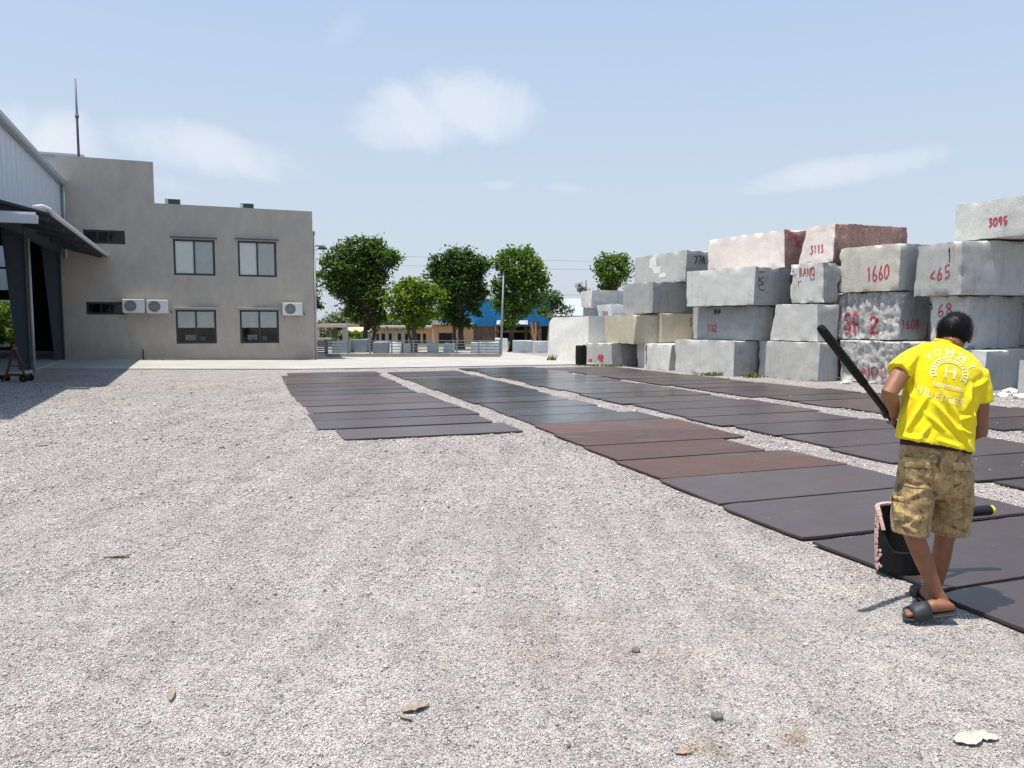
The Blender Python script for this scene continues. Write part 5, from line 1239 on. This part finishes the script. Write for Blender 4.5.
# ------------------------------------------------------------------ the worker
foot_c = G(934, 620); person = empty('person', (foot_c.x, foot_c.y, 0), 0, 'worker seen from behind in yellow printed T-shirt and khaki cargo shorts, holding a pole', 'person')
def skin_mat(name, col):
    m, nt, b = new_mat(name); f = noise_tex(nt, 14, 4, .6)
    nt.links.new(ramp(nt, f, [(.3, tuple(c*.82 for c in col)), (.7, tuple(c*1.15 for c in col))]), b.inputs['Base Color'])
    b.inputs['Roughness'].default_value = .58; b.inputs['Subsurface Weight'].default_value = .06; b.inputs['Subsurface Radius'].default_value = (.01, .004, .002)
    bump(nt, b, noise_tex(nt, 160, 3, .6), .12, .003); return m
M['skin'] = skin_mat('brown_skin', (.235, .098, .050)); M['hair'] = simple('black_hair', (.0035, .0032, .0035), .5, var=.4, scale=60, spec=.2)
def cloth_mat(name, col, dirt, damt, bsc=70, patch=None):
    m, nt, b = new_mat(name); tc = _n(nt, 'ShaderNodeTexCoord').outputs['Object']
    f = noise_tex(nt, 5, 5, .65, vec=tc); c = ramp(nt, f, [(.3, tuple(x*.92 for x in col)), (.7, tuple(min(1, x*1.05) for x in col))])
    if patch:
        c = mix(nt, ramp(nt, noise_tex(nt, 9, 4, .6, vec=tc, dist=1.5), [(.44, 0.0), (.54, .8)]), c, patch[0]); c = mix(nt, ramp(nt, noise_tex(nt, 13, 5, .65, vec=tc, dist=2.5), [(.53, 0.0), (.62, .85)]), c, patch[1])
    c = mix(nt, ramp(nt, noise_tex(nt, 6.5, 6, .75, vec=tc, dist=1), [(.55, 0.0), (.74, damt)]), c, dirt)
    nt.links.new(c, b.inputs['Base Color']); b.inputs['Roughness'].default_value = .85; b.inputs['Specular IOR Level'].default_value = .15
    b.inputs['Sheen Weight'].default_value = .1
    bump(nt, b, noise_tex(nt, bsc, 4, .7, vec=tc), .25, .006); return m
M['yellow'] = cloth_mat('yellow_cotton', (.80, .64, .012), (.40, .34, .10), .6)
M['khaki'] = cloth_mat('khaki_cotton', (.40, .28, .135), (.10, .075, .045), .5, patch=((.24, .165, .08), (.08, .057, .036)))
M['khaki_light'] = cloth_mat('khaki_cotton_faded', (.50, .37, .16), (.2, .15, .08), .4, patch=((.36, .26, .11), (.2, .14, .07)))
M['waistband'] = simple('dark_brown_cloth', (.022, .014, .012), .85)
M['slipper'] = simple('slipper_foam', (.022, .026, .036), .6, var=.3); M['slipper_grey'] = simple('slipper_grey_stripe', (.17, .20, .19), .7)
def print_mat():
    m, nt, b = new_mat('worn_white_print'); tc = _n(nt, 'ShaderNodeTexCoord').outputs['Object']
    w = ramp(nt, noise_tex(nt, 55, 4, .7, vec=tc), [(.40, .2), (.64, .8)])
    nt.links.new(mix(nt, w, (.84, .80, .56), (.84, .72, .10)), b.inputs['Base Color']); b.inputs['Roughness'].default_value = .8; return m
M['print'] = print_mat()

def loft(mb, rings, seg=28, power=2.0):
    """rings: (centre, side vector, depth vector); a closed tube through superellipses"""
    vs = []; n = len(rings)
    for c, a, d in rings:
        for k in range(seg):
            th = 2*math.pi*k/seg; x, y = math.cos(th), math.sin(th)
            f = (abs(x)**power+abs(y)**power)**(-1/power); vs.append(Vector(c)+Vector(a)*x*f+Vector(d)*y*f)
    fs = [(i*seg+k, i*seg+(k+1) % seg, (i+1)*seg+(k+1) % seg, (i+1)*seg+k) for i in range(n-1) for k in range(seg)]
    fs += [tuple(range(seg))[::-1], tuple((n-1)*seg+k for k in range(seg))]
    mb.add(vs, fs)
def remeshed(mb, voxel, smooth=4, factor=.5):
    me = bpy.data.meshes.new('tmp'); me.from_pydata(mb.v, [], mb.f)
    bm = bmesh.new(); bm.from_mesh(me); bmesh.ops.recalc_face_normals(bm, faces=bm.faces); bm.to_mesh(me); bm.free()
    o = bpy.data.objects.new('tmp', me); COL.objects.link(o)
    r = o.modifiers.new('r', 'REMESH'); r.mode = 'VOXEL'; r.voxel_size = voxel
    if smooth: s = o.modifiers.new('s', 'SMOOTH'); s.factor = factor; s.iterations = smooth
    dg = bpy.context.evaluated_depsgraph_get(); dg.update(); ev = o.evaluated_get(dg)
    out = bpy.data.meshes.new_from_object(ev); bpy.data.objects.remove(o); bm = bmesh.new(); bm.from_mesh(out); return bm

BM_ = MB()
# legs
def chain(pts, extra=None): BM_.tube([W(x, y, Y) for x, y, Y, r in pts], [r for *_, r in pts], 16)
chain([(917, 478, 4.22, .07), (915, 490, 4.21, .082), (911, 512, 4.19, .070), (912.5, 530, 4.175, .056), (916, 541, 4.17, .051), (922, 556, 4.165, .050), (927, 568, 4.16, .046), (931.5, 580, 4.155, .040), (936.5, 592, 4.15, .035), (942.5, 602, 4.14, .034), (947, 609, 4.125, .034), (949, 614, 4.115, .02)])
chain([(951, 478, 4.27, .07), (951, 490, 4.27, .082), (949, 512, 4.27, .070), (946, 532, 4.275, .056), (944, 541, 4.28, .050), (941.5, 556, 4.30, .050), (939, 568, 4.31, .046), (936.5, 580, 4.325, .039), (933, 592, 4.34, .034), (931, 600, 4.345, .034), (930.5, 607, 4.35, .02)])
# torso, neck
TL = math.radians(13)
def tring(x, y, Y, hw, hd, tilt=13, pitch=8):
    t = R(tilt); s = Y/F*1.0; a = Vector((math.cos(t), 0, -math.sin(t)))*hw*s; q = R(pitch); return (W(x, y, Y), a, Vector((0, math.cos(q), -math.sin(q)))*hd)
loft(BM_, [tring(934, 482, 4.23, 28, .09, 4), tring(935, 465, 4.22, 33, .115, 8), tring(936, 440, 4.21, 30, .10, 10), tring(939, 410, 4.22, 30, .10, 12), tring(942, 385, 4.24, 33, .11, 13), tring(944.5, 366, 4.27, 33, .10, 14), tring(946, 354, 4.30, 20, .07, 14), tring(947, 349, 4.31, 12, .055, 14)], 24)
BM_.tube([W(946, 356, 4.29), W(948.5, 347, 4.315), W(951, 339, 4.335), W(953, 331, 4.35)], [.062, .056, .055, .05], 16)
# arms
def hand(P, d, q, wrist, wr):
    e = d.cross(q).normalized(); rad = PR+.0085
    pc = P+q*(PR+.019)
    rot = Matrix((d, e, q)).transposed()
    ell(BM_, pc+e*.012, .046, .034, .016, rot, 18)
    for k in range(4):
        off = (k-1.5)*.0232; pts = []; rr_ = [.0098, .0095, .0088, .0085, .0078, .0066][:6]
        end = (235, 255, 250, 215)[k]; st = 25
        for j in range(9):
            th = R(st+(end-st)*j/8); pts.append(P+d*off*(1-.05*j/8)+(q*math.cos(th)+e*math.sin(th))*(rad+(.004 if j in (2, 5) else 0)))
        BM_.tube(pts, [.0100, .0100, .0102, .0092, .0090, .0092, .0082, .0078, .0058], 10)
    tp = [pc-e*.012-d*.02, pc-e*.03-d*.045]+[P-d*(.048+.012*j/3)+(q*math.cos(R(-50-28*j))+e*math.sin(R(-50-28*j)))*(rad+.001) for j in range(4)]
    BM_.tube(tp, [.013, .0135, .0115, .0108, .0098, .0062], 10)
    BM_.tube([wrist, pc.lerp(wrist, .45)+e*.004, pc+e*.008], [wr, .027, .022], 12)
el = W(889.5, 392, 4.16); qL = Vector((-.25, -.9, .35)); qL = (qL-pd*qL.dot(pd)).normalized()
wrL = HL+qL*.045+(el-HL).normalized()*.075
shL = W(911, 361, 4.27)
BM_.tube([W(925, 364, 4.27), shL, shL.lerp(el, .35)+Vector((-.008, 0, .006)), shL.lerp(el, .7), el, el.lerp(wrL, .25)+Vector((-.004, 0, 0)), el.lerp(wrL, .6), wrL], [.05, .056, .052, .046, .0425, .0435, .037, .0275], 16)
hand(HL, pd, qL, wrL, .0275)
# right hand grips the pole further down
HR = RC_+pd*((RC_-HL).length-.36)
er = W(980, 431, 4.24); qR = (er-HR); qR = (qR-pd*qR.dot(pd)).normalized(); wrR = HR+qR*.085+(er-HR).normalized()*.015
shR = W(979, 377, 4.25)
BM_.tube([W(965, 374, 4.26), shR, shR.lerp(er, .35), shR.lerp(er, .7), er, er.lerp(wrR, .25), er.lerp(wrR, .6), wrR], [.05, .056, .050, .046, .0425, .043, .036, .0275], 16)
hand(HR, pd, qR, wrR, .0275)
print('forearms', (el-wrL).length, (er-wrR).length, 'upper', (shL-el).length, (shR-er).length)
# head
HC = W(954.5, 333.5, 4.36); yaw, pit, rol = R(-30), R(-24), R(6)
HM = Matrix.Rotation(yaw, 3, 'Z') @ Matrix.Rotation(pit, 3, 'X') @ Matrix.Rotation(rol, 3, 'Y')      # +y is the face
def hp(x, y, z): return HC+HM @ Vector((x, y, z))
ell(BM_, hp(0, -.012, .012), .073, .092, .088, HM, 24); ell(BM_, hp(0, .030, -.062), .054, .060, .062, HM, 20); ell(BM_, hp(0, .052, -.105), .024, .026, .022, HM)
BM_.tube([hp(0, .078, .000), hp(0, .098, -.030), hp(0, .106, -.044), hp(0, .092, -.050)], [.009, .012, .014, .008], 10)
for sx in (-1, 1):
    BM_.tube([hp(sx*.012, .104-.012, -.046), hp(sx*.016, .09, -.046)], [.009, .007], 8)
    rot = HM @ Matrix.Rotation(R(sx*18), 3, 'Z'); ell(BM_, hp(sx*.078, -.005, -.022), .011, .020, .033, rot, 14); ell(BM_, hp(sx*.035, .068, .020), .022, .010, .008, HM, 12); ell(BM_, hp(sx*.040, .058, -.035), .018, .016, .014, HM, 12)
ell(BM_, hp(0, .087, -.072), .022, .009, .005, HM, 12); ell(BM_, hp(0, .085, -.082), .019, .009, .006, HM, 12)
BM_.tube([hp(0, -.03, -.03), hp(0, -.045, -.075), W(949.5, 344, 4.325)], [.05, .054, .056], 14)
# feet
def foot(heel, t, z0):
    t = t.normalized(); s = Vector((t.y, -t.x, 0)).normalized(); up = s.cross(t); rings = []
    for u, hw, h in ((-.02, .012, .03), (.0, .024, .05), (.04, .030, .062), (.09, .032, .07), (.13, .034, .062), (.17, .040, .045), (.20, .043, .034), (.215, .040, .026)):
        rings.append((heel+t*u+up*(z0+h/2), s*hw, up*h/2))
    loft(BM_, rings, 18, 2.3)
    for k in range(5):
        o_ = (-.032, -.015, 0, .014, .028)[k]; l = (.042, .040, .036, .031, .026)[k]; r_ = (.0125, .009, .0085, .008, .0075)[k]
        BM_.tube([heel+t*.195+s*o_+up*(z0+.014), heel+t*(.205+l*.6)+s*o_*1.08+up*(z0+.015), heel+t*(.205+l)+s*o_*1.08+up*(z0+.010)], [r_, r_*1.05, r_*.6], 8)
SOLE = .026
gN = G(951.5, 624); gF = G(931.5, 609.5); tN = Vector((-1, .10, -.15)); tF = Vector((.18, 1, 0))
foot(Vector((gN.x, gN.y, .040)), tN, SOLE+.010); foot(Vector((gF.x, gF.y, 0)), tF, SOLE+.008)
body = finish(remeshed(BM_, .004, 3, .4), 'body', M['skin'], person)
for sx in (-1, 1):
    b = MB(); ell(b, hp(sx*.033, .072, .003), .0115, .0115, .0115, None, 14); b.build('eye', M['white_block'], person, smooth=True)
def sandal(heel, t, z0):
    t = t.normalized(); s = Vector((t.y, -t.x, 0)).normalized(); up = s.cross(t)
    half = [(-.024, .0), (-.019, .024), (.02, .033), (.09, .034), (.15, .040), (.20, .046), (.23, .042), (.250, .024), (.256, 0)]
    poly = half+[(u, -w) for u, w in half[-2:0:-1]]
    P = [heel+t*u+s*w+up*z0 for u, w in poly]
    b = MB(); b.prism(P, up*.0, up*.011); o = b.build('sandal', M['slipper'], person, bevel=.003)
    P2_ = [heel+t*u+s*w*.97+up*z0 for u, w in poly]; b = MB(); b.prism(P2_, up*.0115, up*(SOLE-.007)); b.build('sole_stripe', M['slipper_grey'], o)
    b = MB(); b.prism(P, up*(SOLE-.0065), up*SOLE); b.build('footbed', M['slipper'], o)
    b = MB(); n = 12; vs = []
    for u0, k in ((.115, 0), (.150, 1), (.190, 2), (.215, 3)):
        for i in range(n+1):
            th = math.pi*i/n; w = (.042, .046, .052, .050)[k]; h = (.058, .054, .045, .036)[k]; vs.append(heel+t*u0+s*w*math.cos(th)+up*(z0+SOLE-.012+(h+.014)*math.sin(th)**.6))
    b.add(vs, [(r_*(n+1)+i, r_*(n+1)+i+1, (r_+1)*(n+1)+i+1, (r_+1)*(n+1)+i) for r_ in range(3) for i in range(n)])
    st = b.build('strap', M['slipper'], o, smooth=True); m_ = st.modifiers.new('t', 'SOLIDIFY'); m_.thickness = .006; m_.offset = 1
sandal(Vector((gN.x, gN.y, .040)), tN, .010); sandal(Vector((gF.x, gF.y, 0)), tF, .008)

# shirt
SH = MB()
rings = [(947, 343.5, 4.325, 9.5, .052, 15), (946.5, 346, 4.32, 15, .068, 15), (946, 350, 4.31, 26, .088, 15), (945.3, 356.5, 4.295, 35, .108, 15), (944.5, 365, 4.28, 38.5, .122, 15), (943, 377, 4.26, 38, .130, 14), (941, 395, 4.235, 36.5, .130, 13), (938, 415, 4.215, 36, .128, 12), (935.7, 432, 4.205, 37.3, .135, 11.5), (934.5, 445.5, 4.20, 38.6, .142, 11.3),
         (934.5, 444.5, 4.20, 36, .128, 11.3), (935.7, 434, 4.205, 33.5, .118, 11.5), (936, 425, 4.21, 30, .10, 11.5)]
loft(SH, [tring(x, y, Y, hw, hd, tl, 10 if i < 6 else 4) for i, (x, y, Y, hw, hd, tl) in enumerate(rings)], 36, 2.35)
cuL = W(897.5, 372.5, 4.215); d = (cuL-W(913, 358.5, 4.28)).normalized()
SH.tube([W(926, 362, 4.28), W(913, 360, 4.28), W(905, 365.5, 4.25), cuL, cuL-d*.004, cuL-d*.045], [.064, .069, .066, .0655, .0575, .055], 22)
cuR = W(981, 402.5, 4.245)
SH.tube([W(966, 374, 4.26), W(977, 377, 4.26), W(979.5, 389, 4.25), cuR, cuR+Vector((0, 0, .004)), cuR+Vector((0, 0, .045))], [.066, .070, .064, .061, .053, .051], 22)
bm = remeshed(SH, .0055, 6, .5); bm.normal_update()
FOLDS = [((926, 398), (905, 434), .011, 2.4), ((934, 402), (964, 438), .011, 2.2), ((952, 403), (969, 449), .010, 2.2), ((923, 411), (944, 430), .008, 2.0), ((905, 378), (912, 398), .009, 2.0), ((972, 384), (966, 412), .010, 2.2), ((940, 385), (948, 403), .006, 2.2), ((913, 396), (900, 428), .007, 2.4),
         ((900, 436), (925, 440), .006, 2.2), ((958, 428), (971, 434), .008, 2.2), ((975, 388), (986, 380), .008, 2.0), ((893, 366), (909, 360), .005, 2.0), ((921, 349), (910, 366), .006, 2.4), ((962, 420), (974, 415), .007, 2.0), ((938, 440), (958, 447), .006, 2.0), ((948, 350), (965, 356), .004, 2.2), ((930, 425), (918, 441), .007, 2.2), ((968, 395), (976, 425), .008, 2.0)]
disp = []
for v in bm.verts:
    n_ = v.normal; p = v.co; x, y = PX(p); k = 0
    if n_.y < .35:
        for (a, b2, am, w) in FOLDS:
            ax, ay = a; bx, by = b2; dx, dy = bx-ax, by-ay; L2 = dx*dx+dy*dy; t = ((x-ax)*dx+(y-ay)*dy)/L2; tt = min(1, max(0, t)); ds = math.hypot(x-ax-dx*tt, y-ay-dy*tt); sd_ = ((x-ax)*dy-(y-ay)*dx)/math.sqrt(L2)
            tap = math.sin(math.pi*min(1, max(0, (t+.15)/1.3)))
            k += 1.6*am*tap*(math.exp(-(ds/w)**2)-.55*math.exp(-((ds-2.3*w)/(1.5*w))**2)*(1 if sd_ > 0 else .5))
    q = Vector((p.x*7, p.y*7, p.z*3.2)); k += .005*noise.noise(q)+.0022*noise.noise(q*3)
    disp.append(n_*k)
for v, dd in zip(bm.verts, disp): v.co += dd
shirt = finish(bm, 'shirt', M['yellow'], person)
sbv = bvh_world(shirt)
def printed(text, place, size, name='print', serif=0):
    cu = bpy.data.curves.new('t', 'FONT'); cu.body = text; cu.align_x = 'CENTER'; cu.size = 1; cu.offset = .018; o = bpy.data.objects.new('t', cu); COL.objects.link(o)
    dg = bpy.context.evaluated_depsgraph_get(); me = bpy.data.meshes.new_from_object(o.evaluated_get(dg)); bpy.data.objects.remove(o)
    bm = bmesh.new(); bm.from_mesh(me); bmesh.ops.triangulate(bm, faces=bm.faces)
    for _ in range(4):
        es = [e for e in bm.edges if e.calc_length() > .13]
        if not es: break
        bmesh.ops.subdivide_edges(bm, edges=es, cuts=1); bmesh.ops.triangulate(bm, faces=[f for f in bm.faces if len(f.verts) > 3])
    return bm
PRN = MB()
def stamp(ch, cx, cy, w, h, rot):
    bm = printed(ch, None, 1); xs_ = [v.co.x for v in bm.verts]; ys_ = [v.co.y for v in bm.verts]; x0, x1, y0, y1 = min(xs_), max(xs_), min(ys_), max(ys_); c, s = math.cos(R(rot)), math.sin(R(rot)); idx = {}; vs = []
    for v in bm.verts:
        u = ((v.co.x-x0)/max(1e-6, x1-x0)-.5)*w; t = -((v.co.y-y0)/(y1-y0)-.5)*h; px, py = cx+u*c-t*s, cy+u*s+t*c
        r = ray(px, py).normalized(); hit = sbv.ray_cast(EYEV, r)
        if hit[0] is None: hit = (W(px, py, 4.1), -r)
        nn = hit[1] if hit[1].dot(r) < 0 else -hit[1]; idx[v] = len(vs); vs.append(hit[0]+nn*.0016)
    PRN.add(vs, [tuple(idx[v] for v in f.verts) for f in bm.faces]); bm.free()
def serifs(cx, cy, w, h, rot, xsf):
    for sx in xsf:
        for sy in (-1, 1):
            c, s = math.cos(R(rot)), math.sin(R(rot)); pts = [(cx+(sx*w/2+k)*c-sy*h/2*s, cy+(sx*w/2+k)*s+sy*h/2*c) for k in (-1.2, 0, 1.2)]; ribbon(PRN, sbv, pts, 1.1, .003)
for ch, x, y, w, rot in (('T', 929.5, 357.2, 7, -34), ('O', 937.3, 352.6, 7.5, -14), ('M', 949.5, 352.6, 9, 8), ('M', 962, 357.5, 9, 30), ('Y', 971, 366.5, 7, 52)): stamp(ch, x, y, w, 6.8, rot)
stamp('H', 950.3, 371.8, 11, 11.5, 9); serifs(950.3, 371.8, 8.5, 11.5, 9, (-1, 1))
for i, ch in enumerate('HILFIGER'):
    t = (0, .135, .235, .40, .515, .64, .80, .95)[i]; stamp(ch, 919.5+45*t, 389.5+13.5*t+1.2*math.sin(t*math.pi), 5.0 if ch != 'I' else 1.9, 7.5, 15)
for rx, ry, w, a0, a1 in ((18.5, 15.5, 1.0, 150, 395), (13.5, 10.8, .9, 150, 395)):
    pts = [(949+rx*math.cos(R(a))-.12*ry*math.sin(R(a)), 373+ry*math.sin(R(a))+.16*rx*math.cos(R(a))) for a in range(a0, a1, 6)]; ribbon(PRN, sbv, pts, w, .003)
for a in range(158, 392, 13):
    pts = [(949+r_*math.cos(R(a+j)), 373+r_*.83*math.sin(R(a+j))+.16*r_*math.cos(R(a))) for r_, j in ((14.4, 0), (16, 3), (17.6, 0))]; ribbon(PRN, sbv, pts, 1.5, .003)
for j in range(3): ribbon(PRN, sbv, [(933+i*1.6, 382+j*1.5+i*.36) for i in range(20)], .7, .003)
PRN.build('print', M['print'], shirt)
b = MB(); nk = [W(947, 342.5, 4.325)+Vector((math.cos(a)*.060, math.sin(a)*.056, -math.cos(a)*.016)) for a in np.linspace(0, 2*math.pi, 29)]; b.tube(nk, .0065, 8); b.build('collar', M['yellow'], shirt, smooth=True)

# shorts
ST = MB()
loft(ST, [tring(935.5, 445, 4.215, 33.5, .118, 9), tring(935.3, 452, 4.215, 34, .122, 8), tring(935, 464, 4.215, 36, .135, 6), tring(934.5, 478, 4.22, 37.3, .142, 4), tring(934, 490, 4.23, 37.5, .135, 2), tring(933.5, 498, 4.235, 36, .115, 1)], 32, 2.2)
def legloft(rows):
    loft(ST, [(W(x, y, Y), Vector((hw*Y/F, 0, -dz)), Vector((0, hd, 0))) for x, y, Y, hw, hd, dz in rows], 26, 2.2)
legloft([(916, 482, 4.215, 18, .115, 0), (913.5, 500, 4.20, 18.8, .115, 0), (910.5, 520, 4.19, 18, .105, 0), (909.3, 533.5, 4.18, 16.2, .10, .006), (909.3, 532.5, 4.18, 14, .084, .006), (910, 527, 4.185, 12, .072, 0)])
legloft([(951.5, 482, 4.25, 19, .115, 0), (951, 500, 4.26, 19.3, .115, 0), (950, 520, 4.27, 18.5, .108, 0), (949.5, 533.5, 4.275, 17.2, .104, 0), (949.5, 532.5, 4.275, 15, .088, 0), (949, 527, 4.275, 12.5, .074, 0)])
bm = remeshed(ST, .0055, 4, .5); bm.normal_update(); dsp = []
SF_ = [((930, 487), (905, 500), .009, 2.3), ((936, 485), (960, 498), .009, 2.3), ((898, 512), (922, 522), .008, 2.2), ((905, 528), (922, 516), .007, 2.0), ((938, 512), (962, 506), .007, 2.2), ((936, 526), (964, 522), .007, 2.0), ((938, 518), (960, 530), .006, 1.8), ((932, 460), (933, 495), -.010, 1.8), ((908, 478), (925, 486), .007, 2.2), ((945, 470), (960, 485), .007, 2.4), ((900, 524), (915, 532), .006, 1.8), ((940, 500), (955, 512), .006, 2.0)]
for v in bm.verts:
    p = v.co; n_ = v.normal; k = 0; x, y = PX(p)
    if n_.y < .35:
        for (a, b2, am, w) in SF_:
            ax, ay = a; bx, by = b2; dx, dy = bx-ax, by-ay; t = ((x-ax)*dx+(y-ay)*dy)/(dx*dx+dy*dy); tt = min(1, max(0, t)); ds = math.hypot(x-ax-dx*tt, y-ay-dy*tt)
            k += am*math.sin(math.pi*min(1, max(0, (t+.15)/1.3)))*(math.exp(-(ds/w)**2)-.4*math.exp(-((ds-2.2*w)/(1.4*w))**2))
    q = Vector((p.x*9, p.y*9, p.z*7)); k += .007*noise.noise(q)+.003*noise.noise(q*2.7); dsp.append(n_*k)
for v, dd in zip(bm.verts, dsp): v.co += dd
shorts = finish(bm, 'shorts', M['khaki'], person); hbv = bvh_world(shorts)
def patch(quad, thick, name, mat, nu=9, nv=7, bulge=.006):
    (a, b2, c, d) = quad; b = MB(); top = []; bot = []
    for j in range(nv+1):
        for i in range(nu+1):
            u, v = i/nu, j/nv; px = (a[0]*(1-u)+b2[0]*u)*(1-v)+(d[0]*(1-u)+c[0]*u)*v; py = (a[1]*(1-u)+b2[1]*u)*(1-v)+(d[1]*(1-u)+c[1]*u)*v
            r = ray(px, py).normalized(); h = hbv.ray_cast(EYEV, r); p = h[0] if h[0] is not None else W(px, py, 4.15)
            nn = h[1] if h[0] is not None and h[1].dot(r) < 0 else -r
            top.append(p+nn*(thick+bulge*math.sin(math.pi*u)*math.sin(math.pi*v)+.002*noise.noise(Vector((px, py, 0))*.4))); bot.append(p-nn*.004)
    n = nu+1; b.add(top, [(j*n+i, j*n+i+1, (j+1)*n+i+1, (j+1)*n+i) for j in range(nv) for i in range(nu)])
    edge = [i for i in range(n)]+[j*n+nu for j in range(1, nv+1)]+[nv*n+i for i in range(nu-1, -1, -1)]+[j*n for j in range(nv-1, 0, -1)]; m_ = len(edge)
    b.add([top[i] for i in edge]+[bot[i] for i in edge], [(k, (k+1) % m_, m_+(k+1) % m_, m_+k) for k in range(m_)])
    return b.build(name, M[mat], shorts, smooth=False)
patch([(904, 457), (936, 460.5), (935, 469), (902.5, 466)], .007, 'pocket_flap', 'khaki_light'); patch([(904, 467), (933, 470), (930, 489), (904, 486)], .004, 'back_pocket', 'khaki', bulge=.004)
patch([(952, 462), (970, 463), (970.5, 471), (953, 470)], .007, 'pocket_flap', 'khaki_light'); patch([(953, 471), (970, 472), (969, 489), (955, 488)], .004, 'back_pocket', 'khaki', bulge=.005)
patch([(891.5, 495), (905, 497.5), (904.5, 502), (891, 500)], .010, 'pocket_flap', 'khaki_light'); patch([(893, 501), (904.5, 503), (905, 521), (895, 520)], .008, 'cargo_pocket', 'khaki_light', bulge=.010)
patch([(963.5, 496), (969, 497), (969.5, 517), (963, 516)], .008, 'cargo_pocket', 'khaki', bulge=.010)
b = MB(); wbn = []
for y, hw, hd in ((438, 32.5, .114), (443, 33.8, .119), (448, 34.5, .122), (450, 34.6, .122)): wbn.append(tring(935.4, y, 4.213, hw, hd, 9))
loft(b, wbn, 40, 2.2); wo = remeshed(b, .006, 2); finish(wo, 'waistband', M['waistband'], person)
# hair: a cap over the skull with short strands
b = MB(); ell(b, hp(0, -.018, .014), .089, .104, .097, HM, 40); bm = bmesh.new(); me = bpy.data.meshes.new('t'); me.from_pydata(b.v, [], b.f); bm.from_mesh(me)
bmesh.ops.recalc_face_normals(bm, faces=bm.faces); bmesh.ops.subdivide_edges(bm, edges=bm.edges[:], cuts=1, use_grid_fill=True); bm.normal_update(); Hi = HM.inverted(); kill = []
for v in bm.verts:
    l = Hi @ (v.co-HC)
    if (l.y > .045 and l.z < .055) or (l.y > -.02 and l.z < -.012) or l.z < -.072: kill.append(v)
    v.co += v.normal*(.004*noise.noise(l*18)+.002*noise.noise(l*60))
bmesh.ops.delete(bm, geom=kill, context='VERTS')
rr = random.Random(2); base = [(v.co.copy(), v.normal.copy()) for v in bm.verts]; hm = MB()
bm.normal_update()
hm.add([v.co for v in bm.verts], []); idx = {v: i for i, v in enumerate(bm.verts)}; hm.f = [tuple(idx[v] for v in f.verts) for f in bm.faces]; hm.mi = [0]*len(hm.f); bm.free()
whorl = hp(.02, -.06, .09)
for k in range(5200):
    p, n_ = rr.choice(base); p = p+Vector((rr.gauss(0, .006), rr.gauss(0, .006), rr.gauss(0, .006))); fl = (p-whorl); fl = (fl-n_*fl.dot(n_)); fl = fl.normalized() if fl.length > 1e-4 else Vector((0, 1, 0))
    d = (n_*.18+fl*.9+Vector((rr.gauss(0, .12), rr.gauss(0, .12), rr.gauss(0, .12)-.12))).normalized(); s = d.cross(n_); s = s.normalized()*.0014 if s.length > 1e-4 else Vector((.001, 0, 0)); l = rr.uniform(.014, .03)
    hm.add([p-s, p+s, p+d*l-n_*.004], [(0, 1, 2)])
hm.build('hair', M['hair'], person, smooth=True)
